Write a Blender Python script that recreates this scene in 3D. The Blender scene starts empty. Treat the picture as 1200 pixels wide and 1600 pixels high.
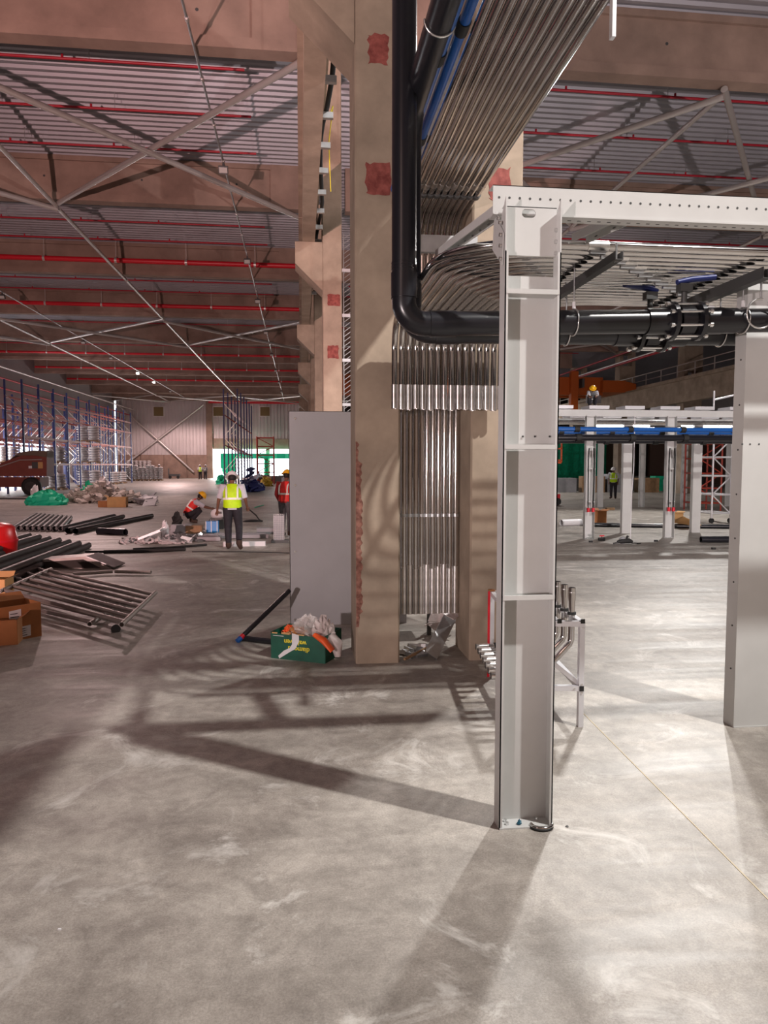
import bpy, math, random
from mathutils import Vector, Matrix, Quaternion
random.seed(7)
SC = bpy.context.scene
COL = SC.collection
PI = math.pi
# ---------------- camera ----------------
YAW = math.radians(6.7); TILT = math.radians(3.81); FPX = 1110.0; EYE = 1.8
cd = bpy.data.cameras.new('camera'); cam = bpy.data.objects.new('camera', cd); COL.objects.link(cam)
cd.sensor_fit = 'VERTICAL'; cd.sensor_height = 24.0; cd.sensor_width = 18.0; cd.lens = 24.0 * FPX / 1600.0
cd.clip_start = 0.05; cd.clip_end = 400
cam.location = (0, 0, EYE); cam.rotation_euler = (PI / 2 - TILT, 0, -YAW)
SC.camera = cam
# ---------------- world ----------------
w = bpy.data.worlds.new('world'); SC.world = w; w.use_nodes = True
bg = w.node_tree.nodes['Background']; bg.inputs[0].default_value = (0.86, 0.93, 1.0, 1); bg.inputs[1].default_value = 4.0
SC.view_settings.view_transform = 'Standard'; SC.view_settings.look = 'None'
SC.view_settings.gamma = 1.0; SC.view_settings.use_curve_mapping = False
SC.view_settings.exposure = 0.0
# ---------------- lamps ----------------
NEU = (1.0, 0.97, 0.93); PNK = (1.0, 0.70, 0.66)
def point(loc, power, color=NEU, r=0.12):
    l = bpy.data.lights.new('lamp', 'POINT'); l.energy = power; l.color = color; l.shadow_soft_size = r
    o = bpy.data.objects.new('lamp', l); o.location = loc; COL.objects.link(o); return o
def high_bay(loc, power, color=NEU, r=.12):
    o = point(loc, power, color, r); l = o.data; l.type = 'SPOT'; l = o.data; l.spot_size = math.radians(166); l.spot_blend = .25; return o
def spot(loc, to, power, color, size=80, blend=0.6, r=0.15):
    l = bpy.data.lights.new('lamp', 'SPOT'); l.energy = power; l.color = color; l.shadow_soft_size = r
    l.spot_size = math.radians(size); l.spot_blend = blend
    o = bpy.data.objects.new('lamp', l); o.location = loc
    o.rotation_euler = (Vector(to) - Vector(loc)).to_track_quat('-Z', 'Y').to_euler(); COL.objects.link(o); return o
def area(loc, to, power, color, sx, sy):
    l = bpy.data.lights.new('daylight', 'AREA'); l.energy = power; l.color = color; l.shape = 'RECTANGLE'; l.size = sx; l.size_y = sy
    o = bpy.data.objects.new('daylight', l); o.location = loc
    o.rotation_euler = (Vector(to) - Vector(loc)).to_track_quat('-Z', 'Y').to_euler(); COL.objects.link(o); return o
high_bay((5.7, 0.25, 9.8), 5000)                       # high lamp right of the camera: long shadows to the left
spot((7.0, 13.3, 9.8), (1.9, 3.0, 0), 4300, NEU, 48, .75, .22)                        # high lamp beyond the steel column: shadow towards the camera
spot((14, 24, 9.6), (10.5, 18, 0), 4300, NEU, 112, .5, .15); spot((12, 43, 9.6), (12, 43, 0), 3000, NEU, 135, .4, .15); high_bay((16, 66, 9.6), 1800)
spot((-11, 38, 9.6), (-10, 34, 0), 3000, PNK, 120, .5, .3); spot((-10, 66, 9.6), (-10, 66, 0), 3000, PNK, 140, .5, .3); spot((-5, 19, 9.6), (-5, 19, 0), 350, PNK, 110, .5, .3); high_bay((-15, 87, 9.0), 4200, PNK, .3)
spot((-7.0, -3.0, 1.4), (-9, 26, 15), 12000, (1.0, .62, .59), 84, .55, .1)    # work floodlight tipped up at the roof, left hall
spot((9.5, -2.0, 1.4), (9, 24, 12), 5500, (1.0, .84, .83), 95, .7, .1)      # the same in the right hall
spot((-6.0, -3.5, 1.5), (.6, 7, 4.6), 2300, (1.0, .84, .82), 56, .6, .1)         # added fill spot brightening the sheet, columns and conduits
point((-4.5, -3, 6.0), 150, (1, .66, .56), .8)  # added soft fill light behind the camera, no fixture
area((-24.6, 58, 2.6), (-10, 60, 0), 2500, (1, .93, .93), 24, 2.4)       # daylight in the left wall opening
area((-6.5, 98.5, 2.6), (-6.5, 80, 0), 3000, (1, .96, .93), 12, 3)       # daylight in the far opening

# ---------------- pixel helper: a point of known depth on a pixel's ray ----------------
_R = Vector((math.cos(YAW), -math.sin(YAW), 0))
_F = Vector((math.sin(YAW) * math.cos(TILT), math.cos(YAW) * math.cos(TILT), -math.sin(TILT)))
_U = Vector((math.sin(YAW) * math.sin(TILT), math.cos(YAW) * math.sin(TILT), math.cos(TILT)))
def at(px, py, X=None, Y=None, Z=None):
    r = _F + _R * ((px - 600) / FPX) + _U * ((800 - py) / FPX)
    k = (Z - EYE) / r.z if Z is not None else (Y / r.y if Y is not None else X / r.x)
    return Vector((r.x * k, r.y * k, EYE + r.z * k))
def G(px, py, z=0.0): return at(px, py, Z=z)

# ---------------- materials ----------------
MATS = {}
def mat(name, c, rough=.6, metal=0.0, ns=0, na=.15, bump=0.0, alpha=1.0, emit=0, c2=None, coat=0, stretch=(1, 1, 1), detail=6, trans=0):
    m = bpy.data.materials.new(name); m.use_nodes = True; nt = m.node_tree; N = nt.nodes; L = nt.links
    b = N['Principled BSDF']; b.inputs['Roughness'].default_value = rough; b.inputs['Metallic'].default_value = metal
    b.inputs['Base Color'].default_value = (*c, 1); b.inputs['Alpha'].default_value = alpha
    if coat: b.inputs['Coat Weight'].default_value = coat
    if trans: b.inputs['Transmission Weight'].default_value = trans
    if emit:
        b.inputs['Emission Color'].default_value = (*c, 1); b.inputs['Emission Strength'].default_value = emit
    if ns:
        tc = N.new('ShaderNodeTexCoord'); mp = N.new('ShaderNodeMapping'); mp.inputs['Scale'].default_value = stretch
        nz = N.new('ShaderNodeTexNoise'); nz.inputs['Scale'].default_value = ns; nz.inputs['Detail'].default_value = detail; nz.inputs['Roughness'].default_value = .6
        L.new(tc.outputs['Object'], mp.inputs[0]); L.new(mp.outputs[0], nz.inputs['Vector'])
        r = N.new('ShaderNodeValToRGB'); L.new(nz.outputs['Fac'], r.inputs[0])
        r.color_ramp.elements[0].position = .3; r.color_ramp.elements[1].position = .7
        lo = tuple(x * (1 - na) for x in c); hi = c2 if c2 else tuple(min(1, x * (1 + na)) for x in c)
        r.color_ramp.elements[0].color = (*lo, 1); r.color_ramp.elements[1].color = (*hi, 1)
        L.new(r.outputs[0], b.inputs['Base Color'])
        if bump:
            bp = N.new('ShaderNodeBump'); bp.inputs['Strength'].default_value = bump; bp.inputs['Distance'].default_value = .02
            L.new(nz.outputs['Fac'], bp.inputs['Height']); L.new(bp.outputs[0], b.inputs['Normal'])
    MATS[name] = m; return m
M_conc = mat('column_concrete', (.34, .265, .20), .85, 0, 1.6, .28, .15)
M_beam = mat('beam_concrete', (.30, .21, .168), .9, 0, .9, .25, .1)
M_deck = mat('roof_deck_steel', (.36, .355, .39), .5, .3, .3, .08)
M_clad = mat('wall_cladding_steel', (.55, .50, .50), .5, .2, .4, .08)
M_wall = mat('painted_wall', (.26, .225, .225), .7, 0, .4, .1)
M_pipe_red = mat('red_painted_pipe', (.42, .012, .03), .45)
M_pipe_redm = mat('red_main_pipe', (.62, .01, .025), .4)
M_brace = mat('brace_steel', (.62, .58, .56), .35, .55)
M_steel = mat('painted_light_grey_steel', (.56, .56, .55), .45, .0, 3, .05, 0)
M_panel = mat('lilac_grey_sheet', (.47, .455, .475), .45, .1, 2, .06)
M_chrome = mat('galvanised_conduit', (.60, .575, .565), .11, 1.0, 4, .12)
M_sleeve = mat('conduit_sleeve', (.72, .70, .69), .28, 1.0, 12, .2)
M_galv = mat('zinc_strut', (.50, .50, .51), .38, .85, 8, .15)
M_dark = mat('dark_strut', (.085, .085, .085), .5, .4)
M_black = mat('black_plastic_pipe', (.012, .012, .016), .28)
M_rubber = mat('black_rubber', (.015, .015, .015), .7)
M_grpipe = mat('dusty_black_pipe', (.035, .03, .03), .45, 0, 3, .3)
M_blue = mat('blue_pipe', (.012, .10, .38), .3)
M_bluev = mat('blue_valve_handle', (.01, .02, .13), .4)
M_alu = mat('white_aluminium', (.70, .70, .73), .3, .25)
M_redp = mat('red_primer', (.28, .045, .04), .8, 0, 14, .5, 0, c2=(.36, .10, .08))
M_rust = mat('rust_red_paint', (.17, .035, .022), .85, 0, 20, .6, 0, c2=(.34, .16, .12))
M_card = mat('cardboard', (.40, .16, .055), .8, 0, 5, .12)
M_cardl = mat('pale_cardboard', (.62, .36, .15), .8, 0, 5, .1)
M_green = mat('green_carton_print', (.005, .09, .055), .5, 0, 9, .2)
M_yel = mat('yellow_print', (.85, .72, .03), .5)
M_white = mat('white_plastic', (.78, .76, .78), .5)
M_film = mat('clear_film', (.75, .68, .66), .18, 0, 10, .2, .6, alpha=.38)
M_filmw = mat('white_film', (.72, .62, .60), .3, 0, 12, .2, .4, alpha=.75)
M_orange = mat('orange_plastic', (.9, .12, .02), .5)
M_netg = mat('green_net', (.0, .42, .22), .7, 0, 6, .3)
M_netd = mat('bright_green_sheet', (.01, .60, .34), .6, 0, 1, .1)
M_rackb = mat('blue_rack_steel', (.022, .032, .14), .4)
M_racko = mat('orange_rack_beam', (.38, .05, .03), .5)
M_sack = mat('white_sack', (.58, .54, .54), .7, 0, 6, .12)
M_wood = mat('pallet_wood', (.32, .19, .10), .8, 0, 6, .2)
M_lift = mat('lift_red_brown', (.22, .05, .035), .6, 0, 2, .1)
M_lift2 = mat('lift_hood_grey', (.16, .11, .08), .7)
M_crane = mat('orange_crane_paint', (.38, .075, .004), .5)
M_grey = mat('grey_machine', (.30, .30, .32), .5, 0, 2, .15)
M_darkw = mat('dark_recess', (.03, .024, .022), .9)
M_rub = mat('rubble_grey', (.48, .43, .39), .9, 0, 5, .5)
M_rail = mat('grey_guardrail_tube', (.36, .32, .30), .4, .5, 5, .15)
M_skin = mat('brown_skin', (.17, .075, .045), .6)
M_hv = mat('lime_hi_vis', (.50, .80, .0), .6, 0, 9, .12)
M_hr = mat('red_hi_vis', (.80, .03, .025), .6, 0, 9, .15)
M_ref = mat('reflective_tape', (.85, .85, .80), .4)
M_trou = mat('dark_trousers', (.018, .016, .022), .8, 0, 14, .3)
M_trog = mat('grey_trousers', (.10, .10, .11), .8, 0, 14, .3)
M_shirt = mat('pale_shirt', (.50, .50, .55), .8, 0, 14, .1)
M_shirtr = mat('dark_red_shirt', (.35, .02, .02), .8)
M_boot = mat('brown_boot', (.06, .035, .025), .7)
M_helw = mat('white_helmet', (.75, .73, .74), .3)
M_hely = mat('yellow_helmet', (.85, .45, .01), .3)
M_hair = mat('black_hair', (.01, .008, .008), .7)
M_lamp = mat('lamp_glass', (1, .97, .92), .3, emit=30)
M_lampoff = mat('lamp_glass_unlit', (.6, .58, .56), .2)
M_bolt = mat('bright_bolt', (.75, .75, .75), .25, .9)
M_hole = mat('dark_hole', (.06, .06, .06), .8)  # dark discs and slots of this imitate the shade inside holes
M_yelw = mat('yellow_chalk_line', (.62, .52, .36), .9)
M_brick = mat('ceil_rail', (.25, .2, .19), .5, .5)

def floor_material():
    m = bpy.data.materials.new('polished_concrete_floor'); m.use_nodes = True; nt = m.node_tree; N = nt.nodes; L = nt.links
    b = N['Principled BSDF']; tc = N.new('ShaderNodeTexCoord')
    def noise(s, d, st=(1, 1, 1), r=.6, dist=0):
        mp = N.new('ShaderNodeMapping'); mp.inputs['Scale'].default_value = st; L.new(tc.outputs['Object'], mp.inputs[0])
        n = N.new('ShaderNodeTexNoise'); n.inputs['Scale'].default_value = s; n.inputs['Detail'].default_value = d; n.inputs['Roughness'].default_value = r
        n.inputs['Distortion'].default_value = dist
        L.new(mp.outputs[0], n.inputs['Vector']); return n.outputs['Fac']
    def ramp(f, p0, c0, p1, c1):
        r = N.new('ShaderNodeValToRGB'); L.new(f, r.inputs[0]); e = r.color_ramp.elements
        e[0].position = p0; e[0].color = (*c0, 1); e[1].position = p1; e[1].color = (*c1, 1); return r.outputs[0]
    def mix(mode, fac, x, y):
        n = N.new('ShaderNodeMixRGB'); n.blend_type = mode
        if isinstance(fac, float): n.inputs[0].default_value = fac
        else: L.new(fac, n.inputs[0])
        L.new(x, n.inputs[1])
        if isinstance(y, tuple): n.inputs[2].default_value = (*y, 1)
        else: L.new(y, n.inputs[2])
        return n.outputs[0]
    base = ramp(noise(.55, 8), .28, (.275, .245, .22), .72, (.47, .435, .395))
    mid = ramp(noise(3.2, 10, r=.7, dist=.6), .34, (.70, .69, .68), .68, (1.2, 1.2, 1.19))
    fine = ramp(noise(110, 4, r=.85), .3, (.66, .65, .64), .7, (1.25, 1.25, 1.25))
    c = mix('MULTIPLY', 1.0, base, mid); c = mix('MULTIPLY', 1.0, c, fine)
    fin2 = ramp(noise(14, 7, r=.75, dist=.4), .32, (.80, .79, .78), .68, (1.14, 1.14, 1.14)); c = mix('MULTIPLY', 1.0, c, fin2)
    white = ramp(noise(1.5, 9, r=.72, dist=1.2), .56, (0, 0, 0), .70, (1, 1, 1))
    c = mix('MIX', white, c, (.62, .59, .55))
    streak = ramp(noise(1.3, 7, (.35, 3.0, 1), .65, .5), .35, (.86, .86, .86), .68, (1.13, 1.13, 1.13))
    c = mix('MULTIPLY', 1.0, c, streak)
    L.new(c, b.inputs['Base Color'])
    rr = ramp(noise(1.3, 6, (.35, 3.0, 1), .6, .5), .3, (.38, .38, .38), .7, (.62, .62, .62)); L.new(rr, b.inputs['Roughness'])
    bp = N.new('ShaderNodeBump'); bp.inputs['Strength'].default_value = .25; bp.inputs['Distance'].default_value = .004
    L.new(noise(25, 8, r=.7), bp.inputs['Height']); L.new(bp.outputs[0], b.inputs['Normal'])
    return m
M_floor = floor_material()

# ---------------- mesh helpers ----------------
OFF = {}
def V(*a): return Vector(a)
class MB:
    def __init__(s): s.v = []; s.f = []; s.sm = []; s.mi = []; s.cur = 0
    def add(s, vs, fs, smooth=False):
        n = len(s.v); s.v += [tuple(x) for x in vs]
        for f in fs: s.f.append(tuple(i + n for i in f)); s.sm.append(smooth); s.mi.append(s.cur)
        return s
    def hexa(s, p): return s.add(p, [(0, 3, 2, 1), (4, 5, 6, 7), (0, 1, 5, 4), (1, 2, 6, 5), (2, 3, 7, 6), (3, 0, 4, 7)])
    def box(s, x0, x1, y0, y1, z0, z1):
        return s.hexa([(x0, y0, z0), (x1, y0, z0), (x1, y1, z0), (x0, y1, z0), (x0, y0, z1), (x1, y0, z1), (x1, y1, z1), (x0, y1, z1)])
    def obox(s, c, size, rz=0, rx=0, ry=0):
        m = Matrix.Translation(c) @ Matrix.Rotation(rz, 4, 'Z') @ Matrix.Rotation(ry, 4, 'Y') @ Matrix.Rotation(rx, 4, 'X')
        a, b, d = (x / 2 for x in size)
        return s.hexa([m @ V(*p) for p in [(-a, -b, -d), (a, -b, -d), (a, b, -d), (-a, b, -d), (-a, -b, d), (a, -b, d), (a, b, d), (-a, b, d)]])
    def bar(s, p, q, w, h, up=(0, 0, 1)):
        p = Vector(p); q = Vector(q); d = (q - p).normalized(); u = Vector(up)
        if abs(d.dot(u)) > .98: u = V(0, 1, 0)
        r = d.cross(u).normalized() * (w / 2); u = r.cross(d).normalized() * (h / 2)
        return s.hexa([p - r - u, p + r - u, q + r - u, q - r - u, p - r + u, p + r + u, q + r + u, q - r + u])
    def channel(s, p, q, w, h, t=.006, up=(0, 0, 1)):   # open C: web + two flanges along w
        p = Vector(p); q = Vector(q); d = (q - p).normalized(); u = Vector(up)
        if abs(d.dot(u)) > .98: u = V(0, 1, 0)
        r = d.cross(u).normalized(); u = r.cross(d).normalized()
        s.bar(p + u * (h / 2 - t / 2), q + u * (h / 2 - t / 2), w, t, up); 
        for k in (-1, 1): s.bar(p + r * k * (w / 2 - t / 2), q + r * k * (w / 2 - t / 2), t, h - 2 * t, up)
        return s
    def sweep(s, pts, rad, seg=12, hollow=0, caps=True, ref=None):
        pts = [Vector(p) for p in pts]; n = len(pts)
        rr = rad if isinstance(rad, (list, tuple)) else [rad] * n
        T = []
        for i in range(n):
            a = pts[max(0, i - 1)]; b = pts[min(n - 1, i + 1)]; T.append((b - a).normalized())
        up = Vector(ref) if ref else (V(0, 0, 1) if abs(T[0].z) < .9 else V(1, 0, 0))
        N = (up - T[0] * up.dot(T[0])).normalized(); rings = []
        for i in range(n):
            if i:
                if ref: N = (Vector(ref) - T[i] * Vector(ref).dot(T[i])).normalized()
                else:
                    q = T[i - 1].rotation_difference(T[i]); N = (q @ N); N = (N - T[i] * N.dot(T[i])).normalized()
            B = T[i].cross(N); r = rr[i]; ra, rb = r if isinstance(r, (tuple, list)) else (r, r)
            rings.append([pts[i] + N * (ra * math.cos(2 * PI * k / seg)) + B * (rb * math.sin(2 * PI * k / seg)) for k in range(seg)])
        vs = [x for g in rings for x in g]; fs = []
        for i in range(n - 1):
            for k in range(seg):
                a = i * seg + k; b = i * seg + (k + 1) % seg; fs.append((a, b, b + seg, a + seg))
        s.add(vs, fs, True)
        if hollow:
            for e, dr in ((0, 1), (n - 1, -1)):
                c = pts[e]; o = rings[e]; inn = [c + (x - c) * (1 - hollow) for x in o]; dp = [x + T[e] * dr * rr[e] * 3 for x in inn]
                vv = o + inn + dp; ff = []
                for k in range(seg):
                    j = (k + 1) % seg; ff.append((k, j, j + seg, k + seg)); ff.append((k + seg, j + seg, j + 2 * seg, k + 2 * seg))
                ff.append(tuple(range(2 * seg, 3 * seg))); s.add(vv, ff)
        elif caps:
            s.add(rings[0], [tuple(reversed(range(seg)))]); s.add(rings[-1], [tuple(range(seg))])
        return s
    def cyl(s, p, q, r, seg=12, hollow=0): return s.sweep([p, q], r, seg, hollow)
    def prism(s, poly, origin, ux, uy, depth):       # polygon in plane (ux,uy), extruded both ways
        o = Vector(origin); ux = Vector(ux); uy = Vector(uy); n = ux.cross(uy).normalized() * (depth / 2); k = len(poly)
        a = [o + ux * x + uy * y - n for x, y in poly]; b = [p + 2 * n for p in a]
        return s.add(a + b, [tuple(reversed(range(k))), tuple(range(k, 2 * k))] + [(i, (i + 1) % k, (i + 1) % k + k, i + k) for i in range(k)])
    def dome(s, c, rx, ry, rz, seg=14, rows=6, full=False, jit=0, rnd=None, M=None):
        vs = []; fs = []; lo = -PI / 2 if full else 0; M = M or Matrix.Identity(3)
        for i in range(rows + 1):
            th = lo + (PI / 2 - lo) * i / rows
            for k in range(seg):
                ph = 2 * PI * k / seg; j = 1 + (rnd.uniform(-jit, jit) if rnd else 0)
                vs.append(Vector(c) + M @ V(rx * math.cos(th) * math.cos(ph) * j, ry * math.cos(th) * math.sin(ph) * j, rz * math.sin(th) * j))
        for i in range(rows):
            for k in range(seg):
                a = i * seg + k; b = i * seg + (k + 1) % seg; fs.append((a, b, b + seg, a + seg))
        fs.append(tuple(reversed(range(seg)))); return s.add(vs, fs, jit == 0)
    def build(s, name, m, parent=None, kind=None, mats=None):
        me = bpy.data.meshes.new(name); vs = s.v
        o = bpy.data.objects.new(name, me)
        if parent is not None:
            off = OFF.get(parent.name, (0, 0, 0)); o.parent = parent; OFF[o.name] = off
        elif vs:
            xs, ys, zs = zip(*vs); off = ((min(xs) + max(xs)) / 2, (min(ys) + max(ys)) / 2, min(zs)); o.location = off; OFF[o.name] = off
        vs = [(a - off[0], b - off[1], c - off[2]) for a, b, c in vs]
        me.from_pydata(vs, [], s.f); me.polygons.foreach_set('use_smooth', s.sm)
        for x in (mats or [m]): me.materials.append(x)
        if mats: me.polygons.foreach_set('material_index', s.mi)
        me.update(); COL.objects.link(o)
        if kind: o['kind'] = kind
        return o
def tag(o, label=None, cat=None, group=None, kind=None):
    if label: o['label'] = label
    if cat: o['category'] = cat
    if group: o['group'] = group
    if kind: o['kind'] = kind
    return o
def thing(name, label, cat, loc=(0, 0, 0), group=None):
    o = bpy.data.objects.new(name, None); o.empty_display_size = .1; COL.objects.link(o); o.location = loc
    OFF[o.name] = tuple(loc); return tag(o, label, cat, group)
def local(o): OFF[o.name] = (0, 0, 0); return o       # parts of this thing are given in its own frame
def copy_tree(o, parent=None):
    c = o.copy(); COL.objects.link(c)
    if parent is not None: c.parent = parent
    for ch in list(KIDS(o)): copy_tree(ch, c)
    return c
def KIDS(o): return [x for x in COL.objects if x.parent == o]
def arc(c, a, b, n=8):                                # quarter bend from c+a to c+b
    c = Vector(c); a = Vector(a); b = Vector(b)
    return [c + a * math.cos(PI / 2 * i / n) + b * math.sin(PI / 2 * i / n) for i in range(n + 1)]
NTH = ['first', 'second', 'third', 'fourth', 'fifth', 'sixth', 'seventh', 'eighth', 'ninth', 'tenth', 'eleventh', 'twelfth', 'thirteenth', 'fourteenth', 'fifteenth', 'sixteenth', 'seventeenth', 'eighteenth', 'nineteenth', 'twentieth']
# =====================================================================  THE SETTING
fl = MB().box(-26, 47, -9, 106, -.2, 0).build('floor', M_floor, kind='structure')
def corr(x0, x1, y0, y1, z, pitch=.30, h=.07):
    m = MB(); n = int((y1 - y0) / pitch); pr = []
    for i in range(n):
        y = y0 + i * pitch; pr += [(y, z), (y + .10, z), (y + .14, z + h), (y + .26, z + h)]
    pr.append((y1, z)); vs = []
    for y, zz in pr: vs += [(x0, y, zz), (x1, y, zz)]
    m.add(vs, [(2 * i, 2 * i + 1, 2 * i + 3, 2 * i + 2) for i in range(len(pr) - 1)])
    m.box(x0, x1, y0, y1, z + h + .12, z + h + .2); return m
ROOF = 11.6
corr(-26, 47, -9, 98, ROOF).build('ceiling', M_deck, kind='structure')
def corrv(a, b, z0, z1, n0, pitch=.45, h=.06):         # vertical ribbed sheet from a to b, ribs towards n0
    m = MB(); a = Vector(a); b = Vector(b); d = (b - a).normalized(); L = (b - a).length; nn = Vector(n0); pr = []; k = int(L / pitch)
    for i in range(k):
        s = i * pitch; pr += [(s, 0), (s + .25, 0), (s + .30, h), (s + .40, h)]
    pr.append((L, 0)); vs = []
    for s, q in pr:
        p = a + d * s + nn * q; vs += [(p.x, p.y, z0), (p.x, p.y, z1)]
    m.add(vs, [(2 * i, 2 * i + 2, 2 * i + 3, 2 * i + 1) for i in range(len(pr) - 1)]); return m
FY = 97.5
wf = corrv((-24, FY, 0), (-12.0, FY, 0), 3.1, ROOF, (0, -1, 0)).build('wall_far_left', M_clad, kind='structure')
p = MB().box(-24, -12.0, FY + .05, FY + .3, 0, ROOF).build('backing', M_beam, wf)
for i in range(4):                                       # precast panels under the cladding
    MB().box(-24 + 3 * i + .06, -24 + 3 * i + 2.94, FY - .12, FY, 0, 3.1).build('concrete_panel', M_beam, wf)
wf2 = corrv((-12.0, FY, 0), (1.2, FY, 0), 5.3, ROOF, (0, -1, 0)).build('wall_far_middle', M_clad, kind='structure')
MB().box(-12.0, 1.2, FY + .05, FY + .3, 5.3, ROOF).build('backing', M_beam, wf2)
MB().box(-12.0, 1.2, FY - .15, FY + .3, 3.9, 5.3).build('lintel', M_beam, wf2)
MB().box(-12.4, -11.6, FY - .5, FY, 0, ROOF).build('pilaster', M_beam, wf2)
MB().box(-4.6, -4.1, FY - .2, FY + .2, 0, 3.9).build('pilaster', M_beam, wf2)
for px in (248, 341, 414):
    c = at(px, 643, Y=FY); wp = (wf if px < 300 else wf2)
    MB().box(c.x - .62, c.x + .62, FY - .16, FY - .07, c.z - .6, c.z + .6).build('square_vent', mat('vent_%d' % px, (.20, .14, .06), .8), wp)
    MB().box(c.x - .72, c.x + .72, FY - .13, FY - .06, c.z - .7, c.z + .7).build('vent_frame', M_brace, wp)
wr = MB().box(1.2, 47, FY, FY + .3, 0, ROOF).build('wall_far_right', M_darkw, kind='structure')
wl = MB(); wl.box(-24.6, -24.2, -9, 44, 0, ROOF); wl.box(-24.6, -24.2, 44, 74, 3.9, ROOF); wl.box(-24.6, -24.2, 44, 74, 0, 1.2); wl.box(-24.6, -24.2, 74, FY, 0, ROOF)
wl.build('wall_left', M_wall, kind='structure')
MB().box(46, 46.3, -9, FY, 0, ROOF).build('wall_right', M_clad, kind='structure')
MB().box(-24.6, 46.3, -9.2, -9, 0, ROOF).build('wall_rear', M_beam, kind='structure')
# saw-cut joints in the floor: narrow recessed-looking filled lines
jn = MB()
jn.bar(G(905, 1108, .001), G(1215, 1420, .001), .006, .002)
jn.build('trim_1', M_yelw, kind='structure')
j2 = MB()
for y in (11.8, 17.6, 26.5, 35, 52): j2.box(-24, 46, y, y + .02, 0, .0015)
for x in (-9, 9.6, 18): j2.box(x, x + .02, 8, 90, 0, .0015)
j2.build('trim_2', mat('joint_filler', (.22, .20, .19), .9), kind='structure')

# ------------------------------------------------ precast roof beams
BY = [6.25 + 9 * k for k in range(0, 11)]
def ordinal(k, what): return ('nearest ' if k == 0 else NTH[k] + ' nearest ') + what
for k, y in enumerate(BY):
    if k == 0: continue
    for side, x0, x1 in (('left', -24.2, .45), ('right', 1.55, 23.6)):
        t = thing('roof_beam', ordinal(k - 1, 'precast concrete roof beam spanning the %s hall' % side), 'beam', ((x0 + x1) / 2, y, 10.2), 'precast roof beams')
        m = MB()
        m.box(x0, x1, y - .06, y + .32, 10.2, 10.42)                       # bottom flange
        m.box(x0, x1, y + .04, y + .24, 10.42, ROOF)                        # web
        m.box(x0, x1, y - .04, y + .30, ROOF - .16, ROOF - .01)
        m.build('beam_body', M_beam, t)
        for ex in ((x1 - 1.35, x1) if side == 'left' else (x0, x0 + 1.35),):
            MB().box(ex[0], ex[1], y - .055, y + .315, 10.40, ROOF - .01).build('end_block', M_beam, t)
        if k < 4:
            for hx in range(int(x0) + 1, int(x1), 3):
                MB().cyl((hx, y + .035, 10.95), (hx, y + .045, 10.95), .035, 10).build('sleeve_hole', M_hole, t)
# ------------------------------------------------ concrete columns with corbels
def conc_column(x0, x1, y0, y1, z1, label, corb=0, grp='precast columns', patches=()):
    t = thing('concrete_column', label, 'column', ((x0 + x1) / 2, (y0 + y1) / 2, 0), grp)
    c = .015; m = MB()
    poly = [(x0 + c, y0), (x1 - c, y0), (x1, y0 + c), (x1, y1 - c), (x1 - c, y1), (x0 + c, y1), (x0, y1 - c), (x0, y0 + c)]
    m.add([(a, b, 0) for a, b in poly] + [(a, b, z1) for a, b in poly], [tuple(reversed(range(8))), tuple(range(8, 16))] + [(i, (i + 1) % 8, (i + 1) % 8 + 8, i + 8) for i in range(8)])
    m.build('shaft', M_conc, t)
    if corb:
        xb = x0 if corb < 0 else x1; s = corb; L = .56
        MB().prism([(0, 5.39), (s * L, 5.93), (s * L, 6.37), (0, 6.37)], (xb, (y0 + y1) / 2, 0), (1, 0, 0), (0, 0, 1), (y1 - y0)).build('corbel', M_conc, t)
    for (a, b, c0, c1, sm) in patches:
        r = random.Random(int(a * 1000)); n = 7; pl = []
        for i in range(n): pl.append((a + (b - a) * i / (n - 1), c0 + r.uniform(-sm, sm)))
        for i in range(n): pl.append((b + r.uniform(-sm, sm), c0 + (c1 - c0) * (i + .5) / n))
        for i in range(n): pl.append((b - (b - a) * i / (n - 1), c1 + r.uniform(-sm, sm)))
        for i in range(n): pl.append((a + r.uniform(-sm, sm), c1 - (c1 - c0) * (i + .5) / n))
        MB().prism(pl, (0, y0 - .001, 0), (1, 0, 0), (0, 0, 1), .004).build('red_primer_patch', M_redp, t)
    return t
CY = [6.31 + 8.7 * k for k in range(10)]
a = at(575, 98, Y=6.31); b = at(606, 55, Y=6.31); a2 = at(572, 302, Y=6.31); b2 = at(609, 256, Y=6.31)
col1 = conc_column(.486, .885, 6.31, 6.92, 10.2, 'big concrete column behind the black pipe, two red patches, rust red stripe down its left edge', -1,
    patches=((a.x, b.x, a.z, b.z, .015), (a2.x, b2.x, a2.z, b2.z, .015)))
st = MB(); r = random.Random(5); L = []; Rr = []
for i in range(60):
    z = at(556, 980, Y=6.31).z + i * (at(556, 690, Y=6.31).z - at(556, 980, Y=6.31).z) / 59
    wv = .052 + .012 * r.uniform(-1, 1) - (.03 if i > 52 or i < 5 else 0); L.append((.489, z)); Rr.append((.489 + max(.004, wv), z))
for i in range(59):
    st.add([(L[i][0], 6.3085, L[i][1]), (Rr[i][0], 6.3085, Rr[i][1]), (Rr[i + 1][0], 6.3085, Rr[i + 1][1]), (L[i + 1][0], 6.3085, L[i + 1][1])], [(0, 1, 2, 3)])
st.build('rust_red_stripe', M_rust, col1)
for i, y in enumerate(CY[1:8]):
    pt = ()
    if i == 0:
        a = at(512, 478, Y=y); b = at(531, 460, Y=y); a2 = at(512, 560, Y=y); b2 = at(529, 540, Y=y)
        pt = ((a.x, b.x, a.z, b.z, .01), (a2.x, b2.x, a2.z, b2.z, .01))
    conc_column(.486, .885, y, y + .6, 10.2, ordinal(i, 'corbelled concrete column in the row behind the big one'), -1, patches=pt)
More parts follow.
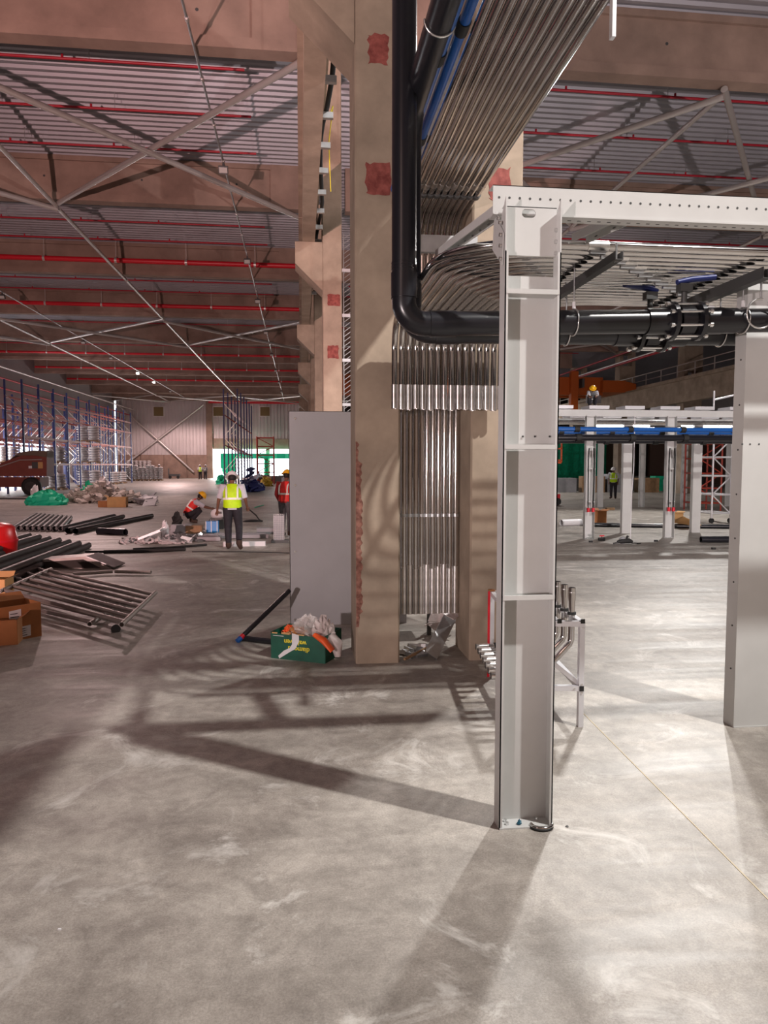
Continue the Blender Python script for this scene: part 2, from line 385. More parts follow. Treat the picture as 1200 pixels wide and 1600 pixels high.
a = at(764, 312, Y=6.30); b = at(798, 264, Y=6.30)
conc_column(1.53, 1.985, 6.30, 6.90, 10.2, 'concrete column right of the hanging conduits, red patch near its top', 0, patches=((a.x, b.x, a.z, b.z, .02),))
a = at(1038, 625, X=23.7); 
for i, y in enumerate((33.3, 42.3, 51.3, 60.3)):
    t = thing('concrete_column', ordinal(i, 'tall column with oval holes in the dark row beyond the crane'), 'column', (24.1, y, 0), 'columns of the far row')
    m = MB(); m.box(23.6, 23.85, y - .4, y + .4, 0, 10.2); m.box(24.55, 24.8, y - .4, y + .4, 0, 10.2)
    for z0, z1 in ((0, 6.6), (7.6, 9.1), (10.0, 10.2)): m.box(23.85, 24.55, y - .4, y + .4, z0, z1)
    m.build('shaft', M_conc, t)
# ------------------------------------------------ crane girders on the corbels
for i in range(7):
    y0 = CY[i] + .32; y1 = CY[i + 1] + .28
    t = thing('crane_girder', ordinal(i, 'precast crane girder resting on the corbels, left hall'), 'girder', (.2, (y0 + y1) / 2, 6.37), 'crane girders on the corbels')
    MB().box(.075, .33, y0, y1, 6.375, 6.95).build('girder_stem', M_conc, t)
    MB().box(-.0, .40, y0, y1, 6.95, 7.25).build('girder_top_flange', M_conc, t)
t = thing('crane_girder', 'long dark concrete crane girder running along the far row of columns', 'girder', (23.3, 45, 5.9))
MB().box(23.1, 23.55, 20, 96, 5.6, 6.9).build('girder_stem', M_conc, t)
MB().box(22.9, 23.6, 20, 96, 6.9, 7.1).build('girder_top_flange', M_conc, t)
rl = MB(); rl.bar((23.2, 20, 7.9), (23.2, 96, 7.9), .05, .05); rl.bar((23.2, 20, 7.5), (23.2, 96, 7.5), .04, .04)
for y in range(20, 96, 2): rl.bar((23.2, y, 7.1), (23.2, y, 7.9), .05, .05)
rl.build('walkway_rail', M_brace, t)
# bracket rungs between girder and wall, with the slack black cable
t = thing('cable_ladder', 'grey cable ladder between the crane girder and the big concrete column', 'cable tray', (.42, 12, 6.5))
for i in range(14):
    y = 8.2 + .92 * i; MB().box(.335, .483, y, y + .07, 6.52, 6.6).build('rung', M_galv, t)
pts = [(.40 + .05 * math.sin(i * .8), 7.2 + i * .7, 6.72 + .10 * math.sin(i * 1.3)) for i in range(20)]
tag(MB().sweep(pts, .034, 8).build('power_cable', M_rubber), 'slack black cable looping along the ladder beside the crane girder', 'cable')
tag(MB().sweep([(.44, 10.2, 6.62), (.50, 10.5, 6.9), (.46, 11.0, 6.62), (.52, 11.8, 6.2)], .008, 6).build('yellow_rope', M_yel), 'thin yellow rope tied to the cable ladder', 'rope')
# vertical wire basket tray in the gap left of the big column
t = thing('basket_tray', 'vertical wire cable basket behind the big concrete column', 'cable tray', (.62, 9.7, 2.4))
for x in (.60, .76): MB().bar((x, 9.8, 0), (x, 9.8, 4.9), .012, .03).build('side_rail', M_galv, t)
wm = MB()
for i in range(40): wm.bar((.60, 9.8, 2.3 + i * .065), (.76, 9.8, 2.42 + i * .065), .008, .008)
wm.build('wire_mesh', M_galv, t, kind='stuff')
for i in range(4): MB().box(.58, .78, 9.78, 9.82, 2.6 + i * .6, 2.64 + i * .6).build('strut', M_alu, t)

# ------------------------------------------------ wind braces and longitudinal struts under the beams
ZB = 10.02
def pipe_thing(name, lab, cat, p, q, r, m, grp=None, seg=12):
    o = MB().cyl(p, q, r, seg).build(name, m); return tag(o, lab, cat, grp)
XL = [0.1, -7.66, -16.9, -24.1]; XR = [1.9, 9.4, 16.6, 23.5]
for side, XS in (('left', XL), ('right', XR)):
    for bi, b0 in enumerate((1, 4, 9)):
        ya = BY[b0] + .1; yb = BY[min(b0 + 1, 10)] + .1
        if b0 == 9: yb = BY[10] + .1
        for k in range(3):
            a, b = XS[k], XS[k + 1]
            nm = ('near', 'middle', 'farthest')[bi]; pos = ('innermost', 'middle', 'outermost')[k]
            pipe_thing('wind_brace', 'white wind brace slanting one way, %s roof bay, %s panel, %s hall' % (nm, pos, side), 'brace', (a, ya, ZB + .09), (b, yb, ZB + .09), .075, M_brace, 'round wind braces')
            pipe_thing('wind_brace', 'white wind brace slanting the other way, %s roof bay, %s panel, %s hall' % (nm, pos, side), 'brace', (b, ya, ZB - .07), (a, yb, ZB - .07), .075, M_brace, 'round wind braces')
    for k in (1, 2):
        for b0 in range(1, 10):
            pipe_thing('roof_strut', '%s bay of the %s hall roof strut line running away, %s line' % (NTH[b0 - 1], side, ('inner', 'outer')[k - 1]), 'strut', (XS[k], BY[b0] + .25, ZB), (XS[k], BY[b0 + 1] + .0, ZB), .065, M_brace, 'roof strut lines')
# X brace on the far wall
for i, (p, q) in enumerate(((at(185, 632, Y=FY - .4), at(303, 738, Y=FY - .4)), (at(318, 632, Y=FY - .6), at(190, 730, Y=FY - .6)))):
    pipe_thing('wall_brace', ('diagonal white brace on the far wall falling to the right', 'diagonal white brace on the far wall falling to the left')[i], 'brace', p, q, .13, M_brace)
# sprinkler branch pipes, three per bay, and larger red mains
cnt = 0
for b0 in range(1, 9):
    y0 = BY[b0]
    for j in range(3):
        y = y0 + 2.6 + 2.3 * j; z = ROOF - .42
        for side, xa, xb in (('left', -24, -1.25 - .25 * (b0 - 1) * .3), ('right', 2.6, 23.4)):
            t = thing('sprinkler_pipe', 'thin dark red sprinkler pipe, %s hall, %s of three in the %s roof bay' % (side, ('nearest', 'middle', 'farthest')[j], NTH[b0 - 1]), 'pipe', ((xa + xb) / 2, y, z), 'sprinkler branch pipes')
            m = MB().cyl((xa, y, z), (xb, y, z), .034, 8)
            for s in range(int(abs(xb - xa) / 2.9)): m.cyl((xa + 1.2 + 2.9 * s, y - .0, z + .02), (xa + 1.2 + 2.9 * s, y, z + .10), .03, 6)
            m.build('pipe', M_pipe_red, t)
            h = MB()
            for s in range(int(abs(xb - xa) / 3.1)): h.bar((xa + .6 + 3.1 * s, y, z), (xa + .6 + 3.1 * s, y, ROOF), .012, .012)
            h.build('hangers', M_galv, t, kind='stuff')
for i, b0 in enumerate((3, 4, 6, 7, 8)):
    y = BY[b0] - .35; z = 10.72
    rr = .11 if b0 < 5 else .09
    t = thing('red_main_pipe', ordinal(i, 'thick bright red main pipe crossing the left hall ceiling'), 'pipe', (-12, y, z), 'thick red main pipes')
    MB().cyl((-24, y, z), (.1, y, z), rr, 12).build('pipe', M_pipe_redm, t)
    for s in range(8):
        MB().cyl((-23 + 3 * s, y, z), (-22.9 + 3 * s, y, z), rr * 1.12, 12).bar((-22.95 + 3 * s, y, z + rr), (-22.95 + 3 * s, y, ROOF), .02, .02).build('clamp_band', M_brace, t)
tag(MB().box(-12, .3, 96.6, 96.8, 9.9, 10.6).build('red_main_pipe', M_pipe_redm), 'broad red band of pipework along the top of the far wall', 'pipe')
for i, (x, z, mm, nm) in enumerate(((22.6, 9.6, M_pipe_red, 'red'), (22.2, 8.9, M_brace, 'pale'), (21.6, 8.6, M_pipe_red, 'dark red'))):
    pipe_thing('service_pipe', '%s service pipe running away beside the far column row' % nm, 'pipe', (x, 18, z), (x, 96, z), .07, mm)
for i, (x, z, mm) in enumerate(((-22.2, 8.3, M_pipe_red), (-22.8, 7.7, M_pipe_red), (-21.5, 8.9, M_brace))):
    pipe_thing('wall_service_pipe', '%s pipe running away above the racking on the left wall' % ('upper red', 'lower red', 'pale top')[i], 'pipe', (x, 30, z), (x, 97, z), .07, mm)
# lighting conduits with small floodlights
def floodlight(x, y, z, lab, lit):
    t = thing('floodlight', lab, 'lamp', (x, y, z), 'small ceiling floodlights')
    MB().obox((x, y, z), (.26, .10, .20), rx=.5).build('housing', M_dark, t)
    MB().bar((x, y, z + .08), (x, y, z + .28), .05, .05).build('bracket', M_dark, t)
    MB().obox((x, y - .055, z - .03), (.22, .02, .14), rx=.5).build('glass', M_lamp if lit else M_lampoff, t)
for li, (x, ylist) in enumerate(((-2.05, [20.6, 29.5, 36.5, 45, 54, 63, 72, 81]), (-14.3, [37, 50, 57, 66, 73, 82]))):
    t = thing('light_conduit', ('thin conduit carrying floodlights down the left hall, line nearer the columns', 'thin conduit carrying floodlights down the left hall, outer line')[li], 'conduit', (x, 50, 10.15))
    MB().cyl((x, 10, 10.15), (x, 95, 10.15), .028, 8).build('tube', M_galv, t)
    c = MB()
    for s in range(40): c.cyl((x, 10 + 2.1 * s, 10.15), (x, 10.1 + 2.1 * s, 10.15), .045, 8)
    c.build('joint', M_brace, t)
    for j, y in enumerate(ylist):
        lit = (li == 1 and j in (3, 4))
        floodlight(x, y, 9.93, '%s floodlight on the %s ceiling conduit%s' % (ordinal(j, '').strip(), ('inner', 'outer')[li], ', shining' if lit else ''), lit)
high_bay((-14.3, 65.7, 9.6), 400, (1, .95, .9), .1)
# =====================================================================  NEAR STEELWORK
def steel_column(x0, x1, y, z1, label, depth=.09, opening=-1, ties=(), gusset=False, grp='grey steel channel columns', name='steel_column'):
    """C section: web and two flanges. opening -1: open towards the camera (-y), +1: closed face towards the camera"""
    t = thing(name, label, 'column', ((x0 + x1) / 2, y + depth / 2, 0), grp); th = .006
    yw = y + depth - th if opening < 0 else y
    if gusset:
        zc, zd = at(820, 395, Y=y).z, at(820, 424, Y=y).z
        MB().box(x0 + th, x1 - th, yw, yw + th, .0, zd).build('web', M_steel, t)
        g = MB(); gz0 = at(820, 394, Y=y).z; gz1 = at(820, 316, Y=y).z
        sx0, sx1 = at(819, 330, Y=y + .02).x, at(841, 330, Y=y + .02).x; sz0, sz1 = at(820, 336, Y=y + .02).z, at(820, 322, Y=y + .02).z
        yy = y + .055
        cx = (sx0 + sx1) / 2; hw = (sx1 - sx0) / 2; cz = (sz0 + sz1) / 2; hh = (sz1 - sz0) / 2
        hole = []
        for i in range(16):
            an = 2 * PI * (i + .5) / 16; hole.append((cx + (hw - hh) * (1 if math.cos(an) > 0 else -1) + hh * math.cos(an), cz + hh * math.sin(an)))
        X0, X1 = x0 + th, x1 - th
        outer = []
        for i in range(16):
            an = 2 * PI * (i + .5) / 16; dx, dz = math.cos(an), math.sin(an); k = 1 / max(abs(dx), abs(dz))
            outer.append(((X0 + X1) / 2 + dx * k * (X1 - X0) / 2, (gz0 + gz1) / 2 + dz * k * (gz1 - gz0) / 2))
        for c in ((X0, gz0), (X1, gz0), (X1, gz1), (X0, gz1)):
            j = min(range(16), key=lambda q: (outer[q][0] - c[0]) ** 2 + (outer[q][1] - c[1]) ** 2); outer[j] = c
        vs = [(a, yy, b) for a, b in outer + hole] + [(a, yy + th, b) for a, b in outer + hole]; fs = []
        for i in range(16):
            j = (i + 1) % 16; fs += [(i, j, 16 + j, 16 + i), (32 + i, 48 + i, 48 + j, 32 + j), (16 + i, 16 + j, 48 + j, 48 + i), (i, 32 + i, 32 + j, j)]
        g.add(vs, fs); g.box(X0, X1, yy, yy + .03, gz1 - .004, gz1)
        g.build('cap_plate', M_steel, t)
    else:
        MB().box(x0 + th, x1 - th, yw, yw + th, 0, z1).build('web', M_steel, t)
    for k in (0, 1):
        xa = x0 if k == 0 else x1 - th; zt = z1
        m = MB(); m.hexa([(xa, y, 0), (xa + th, y, 0), (xa + th, y + depth, 0), (xa, y + depth, 0), (xa, y, zt), (xa + th, y, zt), (xa + th, y + depth, zt - (.09 if gusset else 0)), (xa, y + depth, zt - (.09 if gusset else 0))])
        if gusset: m.box(xa if k == 0 else xa - .010, xa + (.016 if k == 0 else th), y - .0, y + .003, 0, zt - .25)      # narrow lip
        m.build('flange', M_steel, t)
    for z in ties:
        tt = MB(); tt.box(x0 + th, x1 - th, y - .002 + (0 if opening < 0 else -.004), y + .012, z - .011, z + .011); tt.box(x0 + th, x1 - th, y, y + depth - .01, z - .012, z - .009)
        tt.build('tie_bar', M_steel, t)
    MB().box(x0 + .002, x1 - .002, y - .004, y + depth, 0, .008).build('base_plate', M_steel, t)
    for (bx, by) in ((.05, .03), (.05, .06), (x1 - x0 - .06, .06)):
        MB().cyl((x0 + bx, y + by, .008), (x0 + bx, y + by, .022), .009, 6).build('anchor_bolt', M_bolt, t)
    return t
YC = 3.307
zt = [at(820, p, Y=YC).z for p in (455, 698, 934)]
c0 = steel_column(.960, 1.232, YC, 3.05, 'tall grey steel channel column in the foreground with slotted cap plate', ties=zt, gusset=True)
hb = MB()
for px in (824, 843, 866): 
    p = at(px - 4, 682, Y=YC + .08); hb.cyl((p.x - .01, YC + .083, p.z), (p.x - .01, YC + .079, p.z), .005, 8)
hb.build('web_holes', M_hole, c0)
for i in range(3):
    p = at(870, 358 + 18 * i, Y=YC + .03); MB().cyl((1.232, YC + .045, p.z), (1.245, YC + .045, p.z), .010, 6).build('bolt', M_bolt, c0)
    MB().cyl((1.226, YC + .045, p.z), (1.214, YC + .045, p.z), .010, 6).build('bolt', M_bolt, c0)
# second column, flange side closed
c1 = steel_column(2.935, 3.30, 4.45, 2.99, 'wide grey steel column at the right edge of the picture, closed flat face', depth=.12, opening=1)
hb = MB()
for px, py in ((1172, 694), (1186, 694), (1160, 694)): p = at(px, py, Y=4.449); hb.cyl((p.x, 4.452, p.z), (p.x, 4.448, p.z), .006, 8)
hb.build('web_holes', M_hole, c1)
for i in range(9): MB().cyl((2.935, 4.50, .4 + .3 * i), (2.931, 4.50, .4 + .3 * i), .006, 8).build('flange_hole', M_hole, c1)
# perforated top beam
t = thing('perforated_beam', 'white perforated steel beam running right from the top of the foreground column', 'beam', (3, 3.44, 3.0))
bz0, bz1 = 2.995, 3.135; by = 3.405
m = MB(); m.box(.925, 8.2, by, by + .004, bz0, bz1); m.box(.925, 8.2, by, by + .075, bz0, bz0 + .004); m.box(.925, 8.2, by, by + .075, bz1 - .004, bz1); m.box(.925, 8.2, by - .012, by, bz0 - .001, bz0 + .006)
m.build('channel', M_steel, t)
hm = MB()
for i in range(140):
    x = .955 + .0508 * i; hm.cyl((x, by - .0008, bz0 + .082), (x, by + .002, bz0 + .082), .0062, 8)
hm.build('hole_row', M_hole, t, kind='stuff')
hm = MB()
for i in range(140):
    x = .955 + .0508 * i; hm.box(x, x + .018, by + .035, by + .043, bz0 - .0008, bz0)
hm.build('slot_row', M_hole, t, kind='stuff')
# knee plates and plan braces
t = thing('gusset_bracket', 'white bolted gusset plate on the left flange of the foreground column', 'bracket', (.95, 3.36, 2.8))
p0 = at(795, 305, Y=3.34); p1 = at(766, 350, Y=3.40); p2 = at(784, 392, Y=3.38)
MB().prism([(0, 0), (.16, .15), (.19, -.02), (.02, -.14)], (.954, 3.315, 2.88), (0, 1, 0), (0, 0, 1), .005).build('plate', M_steel, t)
for i in range(6):
    yy, z = [(.03, 2.94), (.06, 2.97), (.09, 3.0), (.02, 2.88), (.02, 2.83), (.02, 2.77)][i]
    MB().cyl((.948, 3.315 + yy, z), (.938, 3.315 + yy, z), .010, 6).build('bolt', M_bolt, t)
def brace_to(a, b, lab, w=.055, h=.055):
    t = thing('plan_brace', lab, 'brace', tuple((Vector(a) + Vector(b)) / 2), 'plan braces'); MB().channel(a, b, w, h, .005).build('channel', M_steel, t)
    d = (Vector(b) - Vector(a)); n = int(d.length / .12); hm = MB()
    for i in range(1, n):
        p = Vector(a) + d * i / n + V(0, 0, -h / 2); hm.box(p.x - .004, p.x + .004, p.y - .012, p.y + .012, p.z - .001, p.z + .002)
    hm.build('slots', M_hole, t, kind='stuff')
brace_to(at(792, 322, Y=3.42), at(688, 398, Y=4.6), 'white channel brace leaving the foreground column top backwards to the left', .07, .05)
_b = at(990, 334, Y=3.47)
brace_to(_b, at(905, 374, Z=_b.z), 'white perforated brace under the long beam, behind the hanger rod', .10, .05)
t = thing('cross_strut', 'short grey strut end seen left of the foreground column top', 'strut', (1.1, 6, 3.7))
MB().box(1.02, 1.5, 6.0, 6.05, 3.58, 3.72).build('channel', M_galv, t)

# =====================================================================  CONDUITS
ZA = 4.06; ZBn = 3.03
def bands(m, p, q, r): m.cyl(p, q, r, 14)
# A/D: overhead towards the columns, elbow, drop between the columns
NA = 11
for i in range(NA):
    x = .925 + .0562 * i
    t = thing('steel_conduit', 'shiny overhead conduit that drops between the concrete columns, %s from the left' % NTH[i], 'conduit', (x, 6.72, .33), 'overhead conduits that drop between the columns')
    R = .32; yd = 6.72
    pts = [(x, -.6, ZA), (x, yd - R, ZA)] + arc((x, yd - R, ZA - R), (0, 0, R), (0, R, 0), 8)[1:] + [(x, yd, .80)]
    MB().sweep(pts, .0262, 14).build('tube', M_chrome, t)
    dz = .02 * (i % 3)
    MB().sweep([(x, yd, .80 + dz), (x, yd, .36)], .0285, 14, hollow=.14).build('end_sleeve', M_sleeve, t)
    for y in ([.9, 3.2, 5.75] ): MB().cyl((x, y + .02 * (i % 3), ZA), (x, y + .09 + .02 * (i % 3), ZA), .0285, 14).build('coupling', M_sleeve, t)
    MB().cyl((x, yd, 1.30), (x, yd, 1.33), .033, 14).build('clamp', M_galv, t)
# B/C: from the right, swept bend, elbow, short drop with sleeves
NB = 16
pa = at(920, 379, Z=ZBn); pb = at(1065, 452, Z=ZBn)
Y0 = 3.93; DY = .088
for i in range(NB):
    X = .812 + .0625 * i; Y = Y0 + DY * i; R = .50; r2 = .26; yd = 6.14
    yend = yd - r2
    Rb = min(R, yend - Y - .02)
    t = thing('steel_conduit', 'shiny conduit sweeping in from the right, its sleeved end %s from the left' % NTH[i], 'conduit', (X, yd, 2.28), 'conduits sweeping in from the right')
    pts = [(9.0, Y, ZBn), (X + Rb, Y, ZBn)] + arc((X + Rb, Y + Rb, ZBn), (0, -Rb, 0), (-Rb, 0, 0), 10)[1:]
    pts += [(X, yend, ZBn)] if yend - (Y + Rb) > .03 else []
    pts += arc((X, yend, ZBn - r2), (0, 0, r2), (0, r2, 0), 8)[1:] + [(X, yd, 2.46)]
    MB().sweep(pts, .0262, 14).build('tube', M_chrome, t)
    MB().sweep([(X, yd, 2.49), (X, yd, 2.285 - .006 * (i % 3))], .0288, 14, hollow=.14).build('end_sleeve', M_sleeve, t)
    cx = pa.x + (Y - pa.y) / (pb.y - pa.y) * (pb.x - pa.x)
    MB().cyl((cx - .05, Y, ZBn), (cx + .07, Y, ZBn), .0300, 14).build('coupling', M_sleeve, t)
    MB().box(cx - .035, cx + .055, Y - .012, Y + .012, ZBn - .045, ZBn - .027).build('coupling_lug', M_galv, t)
    ry = min(4.42 + .06 * i, yend - .05) 
    if Y + Rb < ry: MB().cyl((X, ry, ZBn), (X, ry + .03, ZBn), .034, 14).build('clamp', M_dark, t)
# clamp rails
def strut(p, q, lab, m=M_galv, w=.041, h=.041, grp=None):
    o = MB().channel(p, q, w, h, .004, (0, 0, -1)).build('strut_rail', m); return tag(o, lab, 'rail', grp)
strut((.62, 6.79, 1.315), (1.63, 6.79, 1.315), 'zinc rail clamping the dropping conduits at waist height')
strut((.90, 6.02, ZA + .055), (1.52, 6.02, ZA + .055), 'rail above the overhead conduits just before their elbow', M_dark)
strut((.62, 3.62, ZA + .10), (1.1, 3.62, ZA + .10), 'short zinc rail at the very top of the picture holding the black and blue pipes')
cr = thing('clamp_row', 'dark row of clamp rings across the overhead conduits by the right column', 'clamp', (1.25, 5.98, ZA))
for i in range(NA): MB().cyl((.925 + .0562 * i, 5.98, ZA), (.925 + .0562 * i, 6.03, ZA), .036, 12).build('clamp', M_dark, cr)
# struts that carry the B conduits and the black pipes
sA = at(968, 398, Z=2.93)
strut((sA.x, sA.y, 2.93), (sA.x, 5.75, 2.93), 'dark hanging rail under the conduits right of the foreground column', M_dark, .045, .05)
sB = at(1200, 425, Z=2.93)
strut((sB.x, sB.y, 2.93), (sB.x - .02, 5.8, 2.93), 'dark hanging rail under the conduits at the right edge', M_dark, .06, .07)
def rod(x, y, z0, z1, lab, r=.006):
    t = thing('hanger_rod', lab, 'rod', (x, y, z0), 'threaded hanger rods')
    MB().cyl((x, y, z0), (x, y, z1), r, 8).build('rod', M_galv, t); MB().cyl((x, y, z0), (x, y, z0 + .02), r * 2.2, 6).build('nut', M_bolt, t)
rod(sA.x, sA.y + .04, 2.90, 3.0, 'threaded rod from the perforated beam to the dark rail')
rod(.70, 4.35, 2.86, 8.0, 'long thin rod hanging beside the vertical black pipe', .007)
p = at(957, 60, Y=3.9); t = thing('cable_trunking', 'short white trunking hanging down at the top of the picture right of the conduits', 'trunking', (p.x, 3.9, p.z)); MB().box(p.x - .011, p.x + .011, 3.88, 3.92, p.z, p.z + 2).build('profile', M_alu, t)

# =====================================================================  BLACK AND BLUE PIPES
def elbow_pipe(x, y, zc, R, rad, zt, q, lab, over=None):
    t = thing('black_pipe', lab, 'pipe', (x, y, zc - rad)); q = Vector(q); c = V(x + R, y, zc + R); d = (q - V(x + R, y, zc)).normalized()
    pts = ([(x, y, zt)] if not over else [(x, -.6, over), (x, y - .2, over)] + arc((x, y - .2, over - .2), (0, 0, .2), (0, .2, 0), 8)[1:]) + [(x, y, zc + R)] + arc(c, (-R, 0, 0), (0, 0, -R), 8)[1:] + [q]
    MB().sweep(pts, rad, 28).build('tube', M_black, t)
    MB().cyl((x, y, zc + R + .02), (x, y, zc + R + .17), rad * 1.07, 28).build('elbow_collar', M_black, t)
    e = V(x + R + .03, y, zc); MB().cyl(e, e + d * .16, rad * 1.07, 28).build('elbow_collar', M_black, t)
    for k in range(3): MB().cyl((x, y, zc + R + .19 + .018 * k), (x, y, zc + R + .197 + .018 * k), rad * 1.04, 28).build('bead', M_black, t)
    return t
L1p = at(631, 506, Y=4.35); E1 = at(1262, 500, Y=4.28)
bp1 = elbow_pipe(L1p.x, 4.35, at(700, 507, Y=4.35).z, .13, .074, 8.0, E1, 'thick black pipe coming down, turning at an elbow and running right, nearest of two')
L2p = at(640, 520, Y=4.72); E2 = at(1262, 524, Y=4.66)
bp2 = elbow_pipe(L2p.x, 4.72, at(700, 520, Y=4.72).z, .14, .074, 8.0, E2, 'second thick black pipe directly behind the nearest one, coming from overhead', over=ZA)
def onpipe(px, A, B, y):    # point of the straight pipe at picture column px
    best = None
    for k in range(401):
        p = A.lerp(B, k / 400); r = p - V(0, 0, EYE); dd = r.dot(_F); x = 600 + FPX * r.dot(_R) / dd
        if best is None or abs(x - px) < best[0]: best = (abs(x - px), p)
    return best[1]
A1 = V(L1p.x + .13, 4.35, at(700, 507, Y=4.35).z); A2 = V(L2p.x + .14, 4.72, at(700, 520, Y=4.72).z)
def valve(px, A, B, lab, handle_h=.16, flip=1):
    c = onpipe(px, A, B, 0); d = (B - A).normalized(); t = thing('butterfly_valve', lab, 'valve', tuple(c), 'butterfly valves')
    MB().cyl(c - d * .045, c + d * .045, .098, 28).build('body', M_black, t)
    for k in (-1, 1):
        MB().cyl(c + d * k * .075, c + d * k * .10, .122, 28).build('flange', M_black, t)
        MB().cyl(c + d * k * .10, c + d * k * .25, .083, 28).build('stub', M_black, t)
    for j in range(8):
        an = 2 * PI * (j + .5) / 8; o = V(0, math.cos(an), math.sin(an)) * .106
        b = MB().cyl(c + o - d * .135, c + o + d * .135, .0085, 8); b.cyl(c + o - d * .135, c + o - d * .115, .016, 6); b.cyl(c + o + d * .115, c + o + d * .135, .016, 6)
        b.build('flange_bolt', M_bolt, t)
    top = c + V(0, 0, .09)
    MB().cyl(top, top + V(0, 0, handle_h - .05), .018, 10).build('stem', M_dark, t)
    MB().obox(top + V(0, 0, handle_h - .055), (.08, .06, .05)).build('neck_plate', M_dark, t)
    h = MB().sweep([top + V(-.05 * flip, 0, handle_h - .02), top + V(.04 * flip, 0, handle_h), top + V(.19 * flip, -.02, handle_h + .012)], [(.016, .02), (.02, .026), (.018, .03)], 10)
    h.build('handle', M_bluev, t)
    return t
valve(1068, A1, E1, 'black flanged butterfly valve with dark blue lever on the nearest horizontal pipe', .17, 1)
valve(1014, A2, E2, 'black flanged butterfly valve with dark blue lever on the rear horizontal pipe', .22, -1)
for px in (1010, 1120): 
    c = onpipe(px, A1, E1, 0); d = (E1 - A1).normalized(); MB().cyl(c, c + d * .12, .080, 28).build('pipe_collar', M_black, bp1)
def uclamp(px, A, B, lab, up):
    c = onpipe(px, A, B, 0); t = thing('pipe_clamp', lab, 'clamp', tuple(c), 'pipe clamps')
    n = 24; pts = [c + V(0, math.cos(2 * PI * k / n), math.sin(2 * PI * k / n)) * .081 for k in range(n + 1)]
    MB().sweep(pts, .005, 8).build('ring', M_bolt, t)
    MB().cyl(c + V(0, 0, .08), c + V(0, 0, up), .0055, 8).build('rod', M_galv, t)
    MB().cyl(c + V(0, 0, .085), c + V(0, 0, .125), .012, 8).build('nut', M_white, t)
for i, (px, A, B) in enumerate(((896, A1, E1), (1160, A1, E1), (1124, A2, E2), (884, A2, E2))):
    uclamp(px, A, B, ('ring clamp on the nearest black pipe just right of the foreground column', 'ring clamp on the nearest black pipe left of the right-edge column', 'ring clamp on the rear black pipe right of the valves', 'ring clamp on the rear black pipe next to the foreground column')[i], .36)
c = at(1188, 490, Y=4.2); t = thing('open_pipe_ring', 'large open pipe hanger ring at the right edge, over the right column', 'clamp', tuple(c))
MB().sweep([c + V(.09 * math.cos(a), .0, .09 * math.sin(a)) for a in [PI * .45 + 2 * PI * k / 28 * .93 for k in range(29)]], .006, 8).build('ring', M_bolt, t)
MB().cyl(c + V(0, 0, .09), c + V(0, 0, .3), .006, 8).build('rod', M_galv, t)
# ring under the overhead black pipe, then the blue pipes
ro = MB().sweep([V(L2p.x, 3.72, ZA) + V(math.cos(a), 0, math.sin(a)) * .082 for a in [PI + PI * k / 12 for k in range(13)]], .006, 8).build('support_ring', M_bolt, bp2)
for i, (x, z) in enumerate(((.775, ZA - .02), (.855, ZA + .01))):
    t = thing('blue_pipe', ('bright blue overhead pipe, left of the two', 'bright blue overhead pipe touching the conduits')[i], 'pipe', (x, 3, z))
    MB().sweep([(x, -.6, z), (x, 5.9, z)], .030, 18).build('tube', M_blue, t)
    for y in ((3.95, 2.2) if i == 0 else (3.72, 5.0)): MB().cyl((x, y, z), (x, y + .10, z), .036, 18).build('coupling', M_rubber, t)

# unseen trays added high above the conduits to shade the left hall floor
for i, (x0, x1) in enumerate(((1.42, 1.92), (1.97, 2.42), (2.47, 3.05))):
    t = thing('shade_tray', 'unseen shade tray added high above the overhead conduits, %s from the left' % NTH[i], 'cable tray', ((x0 + x1) / 2, 3.6, 6.6), 'added shade trays')
    MB().box(x0, x1, -.3, 11.5, 6.6, 6.605).build('shade_slab', M_galv, t)
    for x in (x0, x1 - .004): MB().box(x, x + .004, -.3, 11.5, 6.6, 6.68).build('side_rail', M_galv, t)
    for y in (.4, 3.6, 7.6, 11.2): MB().bar(((x0 + x1) / 2, y, 6.6), ((x0 + x1) / 2, y, ROOF), .012, .012).build('hanger', M_galv, t)
# =====================================================================  SHEET, COLUMN FOOT, CARTON
y = 7.92
t = thing('grey_sheet_cabinet', 'tall lilac grey steel sheet standing behind the big concrete column, bolts down its edge', 'panel', (.53, y + .1, 0))
zb = at(453, 642, Y=y).z
fold = MB(); xs = [-.125, .08, .28, 1.19]
fold.box(-.125, 1.19, y, y + .006, .0, zb); fold.box(-.125, -.119, y, y + .12, 0, zb); fold.box(-.125, 1.19, y, y + .12, zb - .006, zb)
fold.build('sheet', M_panel, t)
for py in (654, 758, 862, 968):
    p = at(461, py, Y=y); MB().cyl((p.x, y, p.z), (p.x, y - .008, p.z), .014, 8).build('bolt_head', M_bolt, t)
# things in the gap between the columns
t = thing('black_frame_bench', 'low black steel frame between the concrete columns', 'frame', (1.1, 7.5, 0))
for (x0, x1) in ((.86, 1.36),):
    MB().box(x0, x1, 7.3, 7.7, .30, .35).build('top', M_dark, t)
    MB().box(x1 - .04, x1, 7.3, 7.34, 0, .30).build('leg', M_dark, t); MB().box(x0, x0 + .04, 7.66, 7.7, 0, .30).build('leg', M_dark, t)
o = MB().channel(G(672, 1026, .03), G(703, 966, 0) * 0 + at(703, 964, Y=6.95), .13, .05, .005, (0, -1, .4)).build('leaning_channel', M_galv); tag(o, 'perforated grey channel leaning under the conduit ends', 'channel')
sheet = MB(); r = random.Random(3)
for i in range(6):
    a = G(692 + i * 2, 1000 - i * 4, .02 + .05 * i); sheet.obox(a + V(.05, .35, .1), (.3, .22, .008), rz=r.uniform(-1, 1), rx=r.uniform(-.6, .6), ry=r.uniform(-.5, .5))
